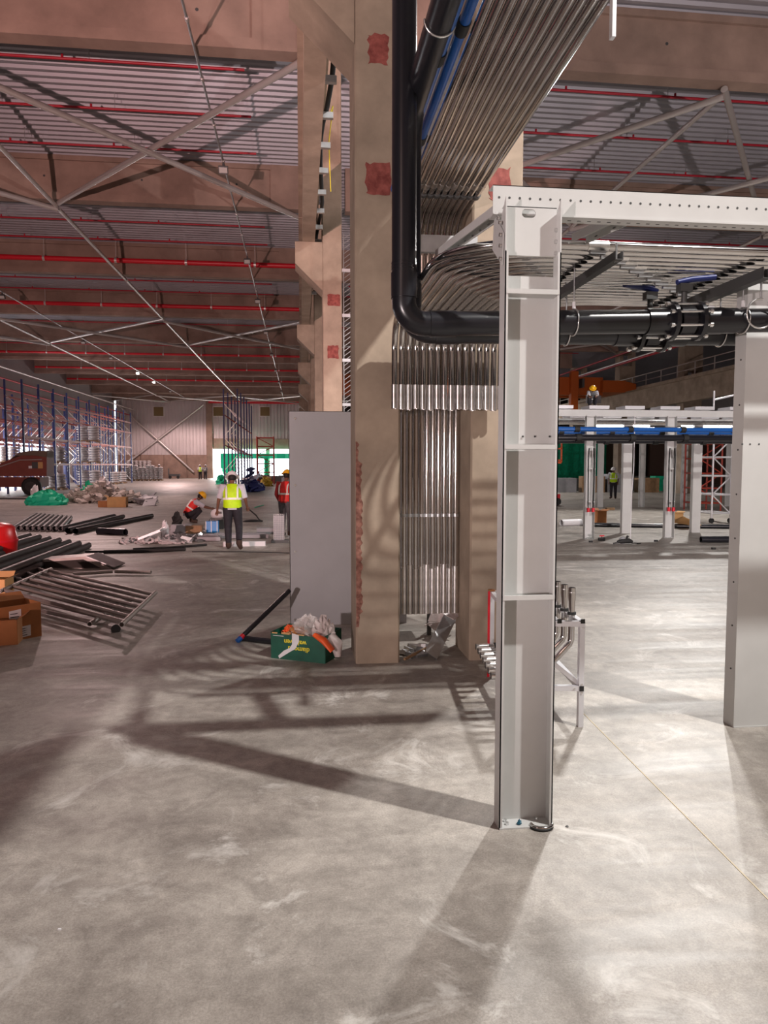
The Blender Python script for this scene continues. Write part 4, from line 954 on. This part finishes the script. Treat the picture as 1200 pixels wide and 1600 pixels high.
for i in range(5):
    c = G(196 + 13 * i, 751); pallet(c.x, c.y, 0, .92, 'white sack pallet in the row before the far wall, %s from the left' % NTH[i], 7 + (i % 2), 'sack row before the far wall')
for i in range(3):
    c = G(199 + 13 * i, 748); pallet(c.x, c.y + 1.9, 0, 1.1, 'upper sack pallet behind the far sack row, %s from the left' % NTH[i], 11, 'upper sacks by the far wall')
c = G(272, 748); t = thing('garden_cart', 'small dark cart standing alone before the far wall', 'cart', tuple(c)); MB().box(c.x - .7, c.x + .7, c.y, c.y + .6, .3, .6).build('bed', M_dark, t); MB().bar(c + V(-.7, .2, .5), c + V(-.7, .2, 1.3), .08, .4).build('back', M_dark, t)
for s_ in (-.5, .5): MB().cyl(c + V(s_, -.05, .2), c + V(s_, .05, .2), .2, 12).build('wheel', M_rubber, t)
# net and stacks in the far opening
for i, (xa, xb, z0, z1) in enumerate(((at(333, 0, Y=96).x, at(358, 0, Y=96).x, .1, 3.3), (at(358, 0, Y=96).x, at(452, 0, Y=96).x, 2.6, 3.3), (at(404, 0, Y=96).x, at(411, 0, Y=96).x, .2, 2.7))):
    n = 14; m = MB()
    for k_ in range(n):
        a = xa + (xb - xa) * k_ / n; b = xa + (xb - xa) * (k_ + 1) / n; ya = 96.6 + .15 * math.sin(k_ * 1.7); yb = 96.6 + .15 * math.sin((k_ + 1) * 1.7)
        sag = 1.2 * (abs(k_ / n - .5) * 2) ** 3 if i == 0 else 0
        m.hexa([(a, ya, z0 + sag), (b, yb, z0 + sag), (b, yb + .02, z0 + sag), (a, ya + .02, z0 + sag), (a, ya, z1), (b, yb, z1), (b, yb + .02, z1), (a, ya + .02, z1)])
    tag(m.build('green_screen', M_netd), ('large bright green sheet hanging at the left of the far opening', 'long green band hanging along the top of the far opening', 'narrow green strip hanging in the middle of the far opening')[i], 'screen')
rd = random.Random(31)
for i in range(14):
    px = 388 + 5 * i; c = G(px, 755 - (i % 3) * 1.8); s_ = rd.uniform(.6, .8)
    tag(MB().obox(c + V(0, 0, s_ * .45), (s_ * 1.3, 1, s_ * .9), rz=rd.uniform(-.3, .3)).build('stacked_crate', (M_grey, M_dark, M_wood, M_darkw)[i % 4]), 'crate or bundle in the jumble before the far opening, %s from the left' % NTH[i], 'crate', 'jumble before the far opening')
tag(rubble((380, 404), (766, 769), 40, .2, .7, M_rackb, 41, 1.8, .2).build('blue_rack_parts', M_rackb), 'heap of blue rack parts at the foot of the lone rack frames', 'heap', kind='stuff')
heap((336, 352), 757, .8, M_netg, 'dark green netting heap behind the walking worker', 51, 'net_heap', 'netting', 2, 14, .25)
heap((405, 425), 760, .7, mat('yellow_sheeting', (.55, .35, .02), .6), 'yellow and black sheeting before the far opening', 52, 'yellow_heap', 'sheeting', 1.5, 14, .25)
def scaffold(x0, x1, y, H, lifts, m, lab, depth=1.2, r=.03, name='scaffold_tower', wheels=False):
    t = thing(name, lab, 'scaffold', ((x0 + x1) / 2, y, 0))
    for x in (x0, x1):
        for yy in (y, y + depth): MB().cyl((x, yy, .15 if wheels else 0), (x, yy, H), r, 8).build('standard', m, t)
    for i in range(lifts + 1):
        z = .3 + (H - .4) * i / lifts
        for yy in (y, y + depth): MB().cyl((x0, yy, z), (x1, yy, z), r * .8, 8).build('ledger', m, t)
        for x in (x0, x1): MB().cyl((x, y, z), (x, y + depth, z), r * .8, 8).build('transom', m, t)
        if i < lifts: MB().cyl((x0 if i % 2 else x1, y, z), (x1 if i % 2 else x0, y, z + (H - .4) / lifts), r * .7, 8).build('diagonal', m, t)
    if wheels:
        for x in (x0, x1): MB().cyl((x, y - .02, .08), (x, y + .03, .08), .08, 12).build('castor', M_rubber, t)
a = at(402, 760, Y=66); b = at(428, 760, Y=66); scaffold(a.x, b.x, 66, at(402, 682, Y=66).z, 5, M_racko, 'rust brown scaffold tower right of the lone blue rack', r=.05)

M_lamp2 = mat('tube_light_glass', (1, 1, 1), .3, emit=6)
# =====================================================================  RIGHT HALL
def far_frame(xs, y, label, xa, xb, z=3.0, pipes=True, key='front'):
    t = thing('perforated_beam', '%s long white perforated beam over the distant steel columns' % label, 'beam', ((xa + xb) / 2, y, z), 'distant perforated beams')
    m = MB(); m.box(xa, xb, y, y + .08, z - .02, z + .14); m.build('channel', M_steel, t)
    m = MB(); n = int((xb - xa) / .9)
    for i in range(n): m.box(xa + .9 * i, xa + .9 * i + .5, y - .02, y + .5, z + .16, z + .24)
    m.build('panel_edges', M_alu, t)
    for i, x in enumerate(xs):
        steel_column(x - .12, x + .12, y - .05, z, 'distant grey steel channel column in the %s row, %s from the left' % (key, NTH[i]), depth=.12, opening=1 if key != 'front' else -1, ties=(.9, 1.7) if key != 'middle' else (), grp='distant steel columns')
far_frame((6.95, 9.0), 16.5, 'nearest', 4.2, 12.4, 2.98, key='front')
far_frame((8.48, 10.42), 17.75, 'second', 4.2, 13.5, 2.85, key='middle')
far_frame((10.5, 12.6, 14.45, 16.35, 18.4), 28.8, 'farthest', 7.5, 21.5, 2.9, key='rear')
for i, x in enumerate((6.95, 9.0)):
    for s_ in (-.06, .06):
        t = thing('riser_hose', 'black riser hose with red valve on the %s distant front column, %s side' % (('left', 'right')[i], ('left', 'right')[s_ > 0]), 'hose', (x + s_, 16.38, 1.1)); MB().sweep([(x + s_, 16.43, 2.2), (x + s_ * 1.3, 16.42, 1.9), (x + s_, 16.43, .72)], .016, 8).build('hose', M_rubber, t)
        MB().cyl((x + s_, 16.41, .66), (x + s_, 16.41, .76), .04, 8).build('valve', M_pipe_redm, t)
for i, (y, z, m, r_, l) in enumerate(((15.9, 2.62, M_blue, .055, 'blue pipe slung under the distant beams, front'), (16.9, 2.60, M_blue, .055, 'blue pipe slung under the distant beams, rear'), (15.8, 2.42, M_black, .07, 'black pipe under the blue pipes, front'), (17.2, 2.40, M_black, .07, 'black pipe under the blue pipes, rear'))):
    t = thing('slung_pipe', l, 'pipe', (8, y, z)); MB().cyl((4.4, y, z), (12.6, y, z), r_, 14).build('tube', m, t)
    for j in range(6): MB().cyl((5 + 1.3 * j, y, z), (5.12 + 1.3 * j, y, z), r_ * 1.35, 12).build('clamp', M_rubber, t)
for j in range(12):
    y = 16.8 + .09 * j; tag(MB().cyl((4.4, y, 2.86), (12.4, y, 2.86), .026, 8).build('steel_conduit', M_chrome), 'distant shiny conduit under the nearest distant beam, %s from the front' % NTH[j], 'conduit', 'distant conduits')
for i in range(3): tag(MB().box(5 + 2.5 * i, 6.6 + 2.5 * i, 17.78, 17.83, 2.77, 2.83).build('tube_light', M_lamp2), 'white tube light glowing under the distant frame, %s from the left' % NTH[i], 'lamp', 'tube lights of the distant frame')
tag(MB().sweep([at(992, 650, Y=16.4), at(990, 735, Y=16.4), at(987, 770, Y=16.4), G(985, 842)], .012, 6).build('hanging_rope', M_white), 'thin white rope hanging from the distant frame to the floor', 'rope')
lay_pipe(G(877, 817, .09), G(910, 816, .09), .10, M_white, 'short pale grey pipe on the floor left of the cardboard box', 'grey_pipe')
lay_pipe(G(928, 820, .06), G(1150, 823, .06), .06, M_black, 'very long black pipe lying across the distant floor')
lay_pipe(G(1095, 843, .07), G(1160, 843, .07), .075, M_black, 'black pipe end on the floor left of the right-edge column')
carton(G(932, 820), (1, .1, 0), .42, .4, .42, M_card, 'orange cardboard box standing behind the left distant column')
carton(G(1055, 816), (1, .3, 0), .34, .3, .3, M_cardl, 'tipped pale cardboard box beside the right distant column', flaps=(1, 1, 1, 1))
tag(MB().obox(G(1073, 817, .16), (.62, .45, .012), ry=.42, rx=-.4).build('cardboard_sheet', M_cardl), 'yellow brown cardboard sheet leaning next to the tipped box', 'sheet')
tag(MB().obox(G(953, 795, .05), (.32, .2, .09)).build('brown_block', M_wood), 'small brown block on the floor behind the left distant columns', 'block')
c = G(975, 850); t = thing('power_tool', 'black corded power tool lying on the open floor', 'tool', tuple(c))
MB().sweep([c + V(-.16, 0, .05), c + V(-.05, 0, .07), c + V(.12, 0, .07), c + V(.2, 0, .05)], [.03, .055, .06, .03], 12).build('body', M_rubber, t); MB().dome(c + V(-.02, .03, .08), .09, .06, .09, 12, 6, True).build('grey_housing', M_grey, t)
MB().sweep([c + V(.18, 0, .02), c + V(.3, .08, .01), c + V(.38, -.03, .01), c + V(.28, -.08, .01)], .01, 6).build('cord', M_rubber, t); MB().bar(c + V(-.26, -.02, .02), c + V(-.1, 0, .04), .04, .03).build('blade_guard', M_dark, t); MB().bar(c + V(.05, 0, .1), c + V(.09, 0, .19), .04, .04).build('grip', M_rubber, t)
c = G(940, 845); t = thing('red_valve', 'small black and red valve on the open floor', 'valve', tuple(c)); MB().cyl(c + V(-.08, 0, .04), c + V(.08, 0, .04), .035, 12).build('body', M_rubber, t); MB().bar(c + V(-.05, 0, .12), c + V(.06, 0, .12), .03, .03).build('red_lever', M_pipe_redm, t); MB().cyl(c + V(0, 0, .04), c + V(0, 0, .12), .015, 8).build('stem', M_dark, t)
for i, (px, py) in enumerate(((923, 846), (1025, 845), (1115, 857))): tag(MB().obox(G(px, py, .02), (.08, .05, .04)).build('small_offcut', M_rubber), 'tiny black offcut on the open floor, %s from the left' % NTH[i], 'offcut', 'black offcuts on the floor')
a = at(1112, 800, Y=20.5); b = at(1141, 800, Y=20.5)
scaffold(a.x, b.x, 20.5, at(1112, 690, Y=20.5).z + .2, 4, M_alu, 'white wheeled scaffold tower left of the right-edge column', 1.0, .03, wheels=True)
a = at(1098, 790, Y=26); b = at(1126, 790, Y=26); scaffold(a.x - .2, b.x, 26, 3.3, 5, M_racko, 'rust coloured scaffold behind the white tower', 1.0, .035)
a = at(1115, 640, Y=16.9); t = thing('guard_rail', 'white guard rail standing on top of the distant frame at the right', 'rail', (a.x, 16.9, 3.2))
for px in (1115, 1147): p = at(px, 645, Y=16.9); MB().cyl((p.x, 16.9, 3.2), (p.x, 16.9, 3.65), .022, 8).build('post', M_alu, t)
MB().cyl((at(1115, 636, Y=16.9).x, 16.9, 3.42), (at(1147, 636, Y=16.9).x, 16.9, 3.55), .022, 8).build('top_rail', M_alu, t)
# orange crane bridge
t = thing('overhead_crane', 'orange travelling crane bridge with boxy end carriage, dark hall behind', 'crane', (13, 48, 6.2))
a = at(990, 600, Y=47)
MB().box(2.0, 20.6, 47, 47.7, 6.55, 7.75).build('bridge_girder', M_crane, t); MB().box(2.0, 20.6, 48.9, 49.5, 6.55, 7.75).build('bridge_girder', M_crane, t)
MB().box(20.4, 22.0, 46.5, 50, 6.7, 7.5).build('end_carriage', M_crane, t); MB().prism([(22.0, 6.75), (22.85, 6.95), (22.85, 7.3), (22.0, 7.5)], (0, 48.2, 0), (1, 0, 0), (0, 0, 1), 3).build('carriage_nose', M_crane, t)
MB().box(18.2, 18.7, 46.6, 47, 5.3, 8.1).build('ladder_post', M_crane, t); MB().box(19.4, 20.4, 46.8, 47, 6.0, 6.5).build('control_cabinet', M_grey, t); MB().box(18.9, 19.05, 46.4, 46.99, 7.0, 7.6).build('hook_block', M_dark, t)
for x in (15.5, 16.5, 17.4): MB().bar((x, 46.8, 5.3), (x, 46.8, 6.5), .06, .06, (1, 0, 0)).build('cage_bar', M_crane, t)
# far clutter of the right hall
tag(MB().box(at(872, 0, Y=58.6).x, at(962, 0, Y=58.6).x, 58.6, 58.65, 0, 4.1).build('green_screen', M_netg), 'dark green net screen in the dim end of the right hall', 'screen')
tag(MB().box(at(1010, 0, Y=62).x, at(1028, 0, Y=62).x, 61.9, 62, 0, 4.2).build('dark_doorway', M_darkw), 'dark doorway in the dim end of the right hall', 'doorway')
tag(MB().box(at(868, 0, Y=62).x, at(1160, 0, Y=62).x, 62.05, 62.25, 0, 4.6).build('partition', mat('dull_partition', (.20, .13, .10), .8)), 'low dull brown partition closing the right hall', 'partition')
rd = random.Random(77)
for i in range(10):
    px = 880 + 22 * i + rd.uniform(-3, 3); c = G(px, 769 - (i % 2) * 2.2); s_ = rd.uniform(.8, 1.2)
    tag(MB().obox(c + V(0, 0, s_ * .5), (s_ * 1.4, 1.0, s_), rz=rd.uniform(-.2, .2)).build('machine_crate', (M_grey, M_dark, M_wood, M_netg)[i % 4]), 'crated machine in the dim right hall, %s from the left' % NTH[i], 'crate', 'crated machines in the dim right hall')
c = G(869, 790); t = thing('scissor_lift', 'small orange lift peeping out right of the foreground column', 'lift', (c.x, c.y, 0)); k2 = c.y / FPX
MB().box(c.x - .9, c.x + .18, c.y, c.y + .6, .15, .5).build('chassis', M_pipe_redm, t); MB().cyl((c.x + .05, c.y - .03, .17), (c.x + .05, c.y + .08, .17), .17, 14).build('wheel', M_rubber, t)
sc_ = MB()
for z in (2.0, 2.5, 3.0): sc_.bar((c.x - .9, c.y, z), (c.x + .2, c.y, z), .06, .06)
for x in (c.x - .9, c.x + .2): sc_.bar((x, c.y, 1.9), (x, c.y, 3.0), .06, .06, (1, 0, 0))
sc_.build('basket_rail', M_orange, t); MB().bar((c.x - .6, c.y + .3, .5), (c.x - .1, c.y + .3, 2.0), .1, .1).build('lift_arm', M_grey, t); MB().box(c.x - .9, c.x + .2, c.y, c.y + .6, 1.85, 1.95).build('platform', M_orange, t)

# =====================================================================  PEOPLE
def person(label, loc, rz, J, vest, shirt, trou, helmet, scale=1.0, sleeves=True, long_sleeve=False):
    """J: joints in the person's own frame (x right, y forward, z up), metres"""
    t = local(thing('person', label, 'person', (0, 0, 0))); t.location = loc; t.rotation_euler = (0, 0, rz); t.scale = (scale,) * 3
    g = {k: Vector(v) for k, v in J.items()}
    vs = []; es = []; rs = []
    def vtx(p, r, par=None):
        vs.append(tuple(p)); rs.append(r if isinstance(r, tuple) else (r, r)); i = len(vs) - 1
        if par is not None: es.append((par, i))
        return i
    pel = vtx(g['pelvis'], (.135, .11)); sp = vtx((g['pelvis'] + g['chest']) / 2, (.125, .095), pel); ch = vtx(g['chest'], (.145, .105), sp)
    nk = vtx(g['neck'], .052, ch); hd = g['head']; ck = vtx(g['neck'].lerp(hd, .45), .055, nk); h1 = vtx(hd, (.078, .092), ck); up = (hd - g['neck']).normalized(); vtx(hd + up * .09, (.065, .075), h1)
    for s in ('l', 'r'):
        sx = 1 if s == 'r' else -1
        sh = vtx(g['sh_' + s], .062, ch); e0 = g['sh_' + s].lerp(g['el_' + s], .5); a = vtx(e0, .047, sh); e = vtx(g['el_' + s], .04, a); w = vtx(g['wr_' + s], .027, e)
        d = (g['wr_' + s] - g['el_' + s]).normalized(); palm = vtx(g['wr_' + s] + d * .055, (.034, .020), w)
        side = d.cross(V(0, 1, 0)); side = (side if side.length > .2 else V(1, 0, 0)).normalized(); nrm = d.cross(side)
        for k_ in range(4):
            b = g['wr_' + s] + d * .085 + side * (.026 - .0175 * k_); L = (.062, .072, .066, .052)[k_]
            f1 = vtx(b, .0095, palm); f2 = vtx(b + d * L * .5 + nrm * .006, .009, f1); vtx(b + d * L * .85 + nrm * .025, .0075, f2)
        th = vtx(g['wr_' + s] + d * .035 + side * .036, .011, palm); vtx(g['wr_' + s] + d * .075 + side * .055 + nrm * .01, .009, th)
        hp = vtx(g['hip_' + s], .088, pel); k0 = vtx(g['hip_' + s].lerp(g['kn_' + s], .5), .075, hp); kn = vtx(g['kn_' + s], .055, k0); c_ = vtx(g['kn_' + s].lerp(g['an_' + s], .4), .052, kn); an = vtx(g['an_' + s], .036, c_); vtx(g['toe_' + s], (.035, .025), an)
    me = bpy.data.meshes.new('body'); me.from_pydata(vs, es, []); o = bpy.data.objects.new('body', me); COL.objects.link(o); o.parent = t; OFF[o.name] = (0, 0, 0)
    md = o.modifiers.new('skin', 'SKIN'); md.use_smooth_shade = True
    if not me.skin_vertices: me.skin_vertices.new() if hasattr(me.skin_vertices, 'new') else None
    if me.skin_vertices:
        for i, r in enumerate(rs): me.skin_vertices[0].data[i].radius = r
        me.skin_vertices[0].data[0].use_root = True
    ss = o.modifiers.new('sub', 'SUBSURF'); ss.levels = 1; ss.render_levels = 1; me.materials.append(M_skin)
    # face
    fw = V(0, 1, 0); fd = g.get('face', V(0, 1, -.1)).normalized(); sd = fd.cross(up).normalized()
    fm = MB(); fm.dome(hd + fd * .092 - up * .012, .012, .018, .018, 8, 4, True); fm.build('nose', M_skin, o)
    for k_ in (-1, 1):
        MB().dome(hd + fd * .080 + sd * .032 * k_ + up * .008, .011, .011, .008, 8, 4, True).build('eye', M_white, o)
        MB().dome(hd + sd * .083 * k_, .010, .018, .028, 8, 4, True).build('ear', M_skin, o)
    MB().obox(hd + fd * .085 - up * .05, (.04, .012, .01)).build('mouth', M_hair, o)
    MB().dome(hd + up * .02 - fd * .018, .088, .092, .088, 12, 5, True).build('hair', M_hair, o)
    # clothes
    def Rm(u):
        q = V(0, 0, 1).rotation_difference(u); return q.to_matrix()
    hc = hd + up * .058
    hm = MB(); hm.dome(hc, .118, .138, .115, 20, 7, M=Rm(up)); brim = [hc + Rm(up) @ V(.150 * math.cos(a), .172 * math.sin(a) + .012, -.004) for a in [2 * PI * k_ / 20 for k_ in range(20)]]
    inn = [hc + Rm(up) @ V(.112 * math.cos(a), .132 * math.sin(a), .004) for a in [2 * PI * k_ / 20 for k_ in range(20)]]
    hm.add(brim + inn + [p - up * .006 for p in brim] + [p - up * .006 for p in inn], [(k_, (k_ + 1) % 20, (k_ + 1) % 20 + 20, k_ + 20) for k_ in range(20)] + [(k_ + 40, k_ + 60, (k_ + 1) % 20 + 60, (k_ + 1) % 20 + 40) for k_ in range(20)] + [(k_, k_ + 40, (k_ + 1) % 20 + 40, (k_ + 1) % 20) for k_ in range(20)])
    hm.sweep([hc + Rm(up) @ V(0, -.13, .02), hc + Rm(up) @ V(0, -.07, .104), hc + Rm(up) @ V(0, .0, .122), hc + Rm(up) @ V(0, .07, .104), hc + Rm(up) @ V(0, .125, .03)], .010, 6)
    hm.build('helmet', helmet, t)
    spine = [g['pelvis'] + V(0, 0, -.02), (g['pelvis'] + g['chest']) / 2, g['chest'], g['chest'].lerp(g['neck'], .55), g['chest'].lerp(g['neck'], .95)]
    side = (g['sh_r'] - g['sh_l']).normalized()
    MB().sweep([spine[0] - V(0, 0, .03)] + spine, [(.175, .135), (.18, .14), (.175, .135), (.195, .14), (.175, .11), (.085, .075)], 18, ref=side).build('shirt', shirt, t)
    vm = MB().sweep(spine[:4] + [spine[4]], [(.195, .150), (.188, .150), (.208, .155), (.175, .125), (.095, .08)], 18, ref=side, caps=False).build('vest', vest, t)
    def band(c, ra, rb, hh, nrm):
        return MB().sweep([c - nrm * hh, c + nrm * hh], [(ra, rb), (ra, rb)], 18, ref=side, caps=False)
    ax = (g['chest'] - g['pelvis']).normalized(); mid_ = g['pelvis'].lerp(g['chest'], .55)
    band(mid_, .200, .159, .022, ax).build('reflective_band', M_ref, vm)
    back = side.cross(ax)
    for k_ in (-1, 1):
        for sg in (-1, 1):
            a_ = mid_ + side * .115 * k_ + back * sg * .138; b_ = g['chest'].lerp(g['neck'], .35) + side * .115 * k_ + back * sg * .125; c2 = g['chest'].lerp(g['neck'], .62) + side * .11 * k_ + back * sg * .06
            rb = MB(); rb.sweep([a_, a_.lerp(b_, .5) + back * sg * .013, b_, c2], (.022), 6); rb.build('reflective_band', M_ref, vm)
    for s in ('l', 'r'):
        f = .97 if long_sleeve else None
        A_, E_, W_ = g['sh_' + s], g['el_' + s], g['wr_' + s]
        pts = [A_ + (g['chest'] - A_) * .25, A_, A_.lerp(E_, .5), A_.lerp(E_, .92)]; rr_ = [.085, .085, .068, .062]
        if long_sleeve: pts += [E_, E_.lerp(W_, .5), E_.lerp(W_, .95)]; rr_ = [.085, .085, .068, .06, .056, .048, .042]
        MB().sweep(pts, rr_, 12).build('sleeve', shirt, t)
        Hp, K_, N_ = g['hip_' + s], g['kn_' + s], g['an_' + s]
        MB().sweep([g['pelvis'].lerp(Hp, .5) + V(0, 0, .04), Hp, Hp.lerp(K_, .45), K_.lerp(Hp, .08), K_.lerp(N_, .1), K_.lerp(N_, .5), N_ + (K_ - N_) * .12], [.125, .118, .098, .080, .078, .070, .062], 14).build('trouser_leg', trou, t)
        T_ = g['toe_' + s]; fdir = (T_ - N_); fdir.z = 0; fdir.normalize(); fdir = fdir if fdir.length > .1 else V(0, 1, 0)
        hl = N_ - fdir * .045; zf = min(N_.z, T_.z)
        MB().sweep([N_ + V(0, 0, .06), N_ + V(0, 0, -.005), N_.lerp(T_, .4) + V(0, 0, -.0), T_ + fdir * .03 + V(0, 0, .005)], [.062, .066, (.056, .056), (.042, .050)], 12).build('boot', M_boot, t)
    return t
# walking man: back to the camera, head bowed, left knee bent with foot lifting
W = dict(pelvis=(0, 0, .90), chest=(0, .02, 1.22), neck=(0, .04, 1.40), head=(.0, .085, 1.50), face=(0, 1, -.5),
    sh_l=(-.19, .03, 1.34), sh_r=(.19, .03, 1.34), el_l=(-.28, -.02, 1.06), wr_l=(-.32, .10, .84), el_r=(.27, .03, 1.07), wr_r=(.30, .20, .90),
    hip_l=(-.09, 0, .86), hip_r=(.09, 0, .86), kn_l=(-.10, .06, .47), kn_r=(.13, .06, .49), an_l=(-.09, .03, .08), an_r=(.14, -.20, .15), toe_l=(-.10, .17, .035), toe_r=(.16, -.16, .035))
person('person in a lime yellow vest and white helmet walking away in dark trousers', G(364, 858), .05, W, M_hv, M_shirt, M_trou, M_helw, 1.0)
# crouching man facing right
K = dict(pelvis=(0, -.05, .27), chest=(0, .14, .55), neck=(0, .25, .68), head=(0, .33, .76), face=(0, 1, -.7),
    sh_l=(-.17, .20, .62), sh_r=(.17, .20, .62), el_l=(-.20, .42, .48), wr_l=(-.14, .64, .42), el_r=(.20, .44, .47), wr_r=(.12, .66, .41),
    hip_l=(-.10, -.05, .24), hip_r=(.10, -.05, .24), kn_l=(-.14, .34, .42), kn_r=(.14, .34, .42), an_l=(-.12, .06, .08), an_r=(.12, .06, .08), toe_l=(-.12, .20, .035), toe_r=(.12, .20, .035))
person('person crouching in a red vest and yellow helmet, reaching towards the white cutting machine', G(296, 817), -PI / 2 + .15, K, M_hr, M_shirt, M_trou, M_hely, 1.05)
S = dict(pelvis=(0, 0, .90), chest=(0, .02, 1.20), neck=(0, .03, 1.39), head=(0, .07, 1.51), face=(0, 1, -.3),
    sh_l=(-.19, .02, 1.33), sh_r=(.19, .02, 1.33), el_l=(-.25, -.02, 1.06), wr_l=(-.24, .12, .86), el_r=(.25, -.02, 1.06), wr_r=(.22, .12, .88),
    hip_l=(-.09, 0, .86), hip_r=(.09, 0, .86), kn_l=(-.11, .03, .47), kn_r=(.11, .03, .47), an_l=(-.11, 0, .08), an_r=(.11, 0, .08), toe_l=(-.13, .13, .035), toe_r=(.13, .13, .035))
person('person in a red vest, red sleeves and yellow helmet half hidden by the grey sheet', G(447, 838), -.5, S, M_hr, M_shirtr, M_trog, M_hely, 1.0, long_sleeve=True)
person('distant person in a yellow vest at the far wall, left of a pair', G(313, 749), .4, S, M_hv, M_shirt, M_trou, M_helw, 1.08)
person('distant person in dark clothes at the far wall, right of a pair', G(321, 749), -.4, S, M_trog, M_trog, M_trou, M_helw, 1.08)
person('distant person in dark clothes beside the far white sacks', G(249, 750), .2, S, M_trog, M_trog, M_trou, M_helw, 1.1)
person('distant person in a yellow vest in the dim right hall between the steel columns', G(958, 779), 2.6, S, M_hv, M_shirt, M_trou, M_helw, 1.0)
p = at(925, 645, Y=16.75)
person('person in a yellow helmet on top of the distant frame', (p.x, 16.75, 3.20), 2.8, K, M_trog, M_shirt, M_trou, M_hely, .55)
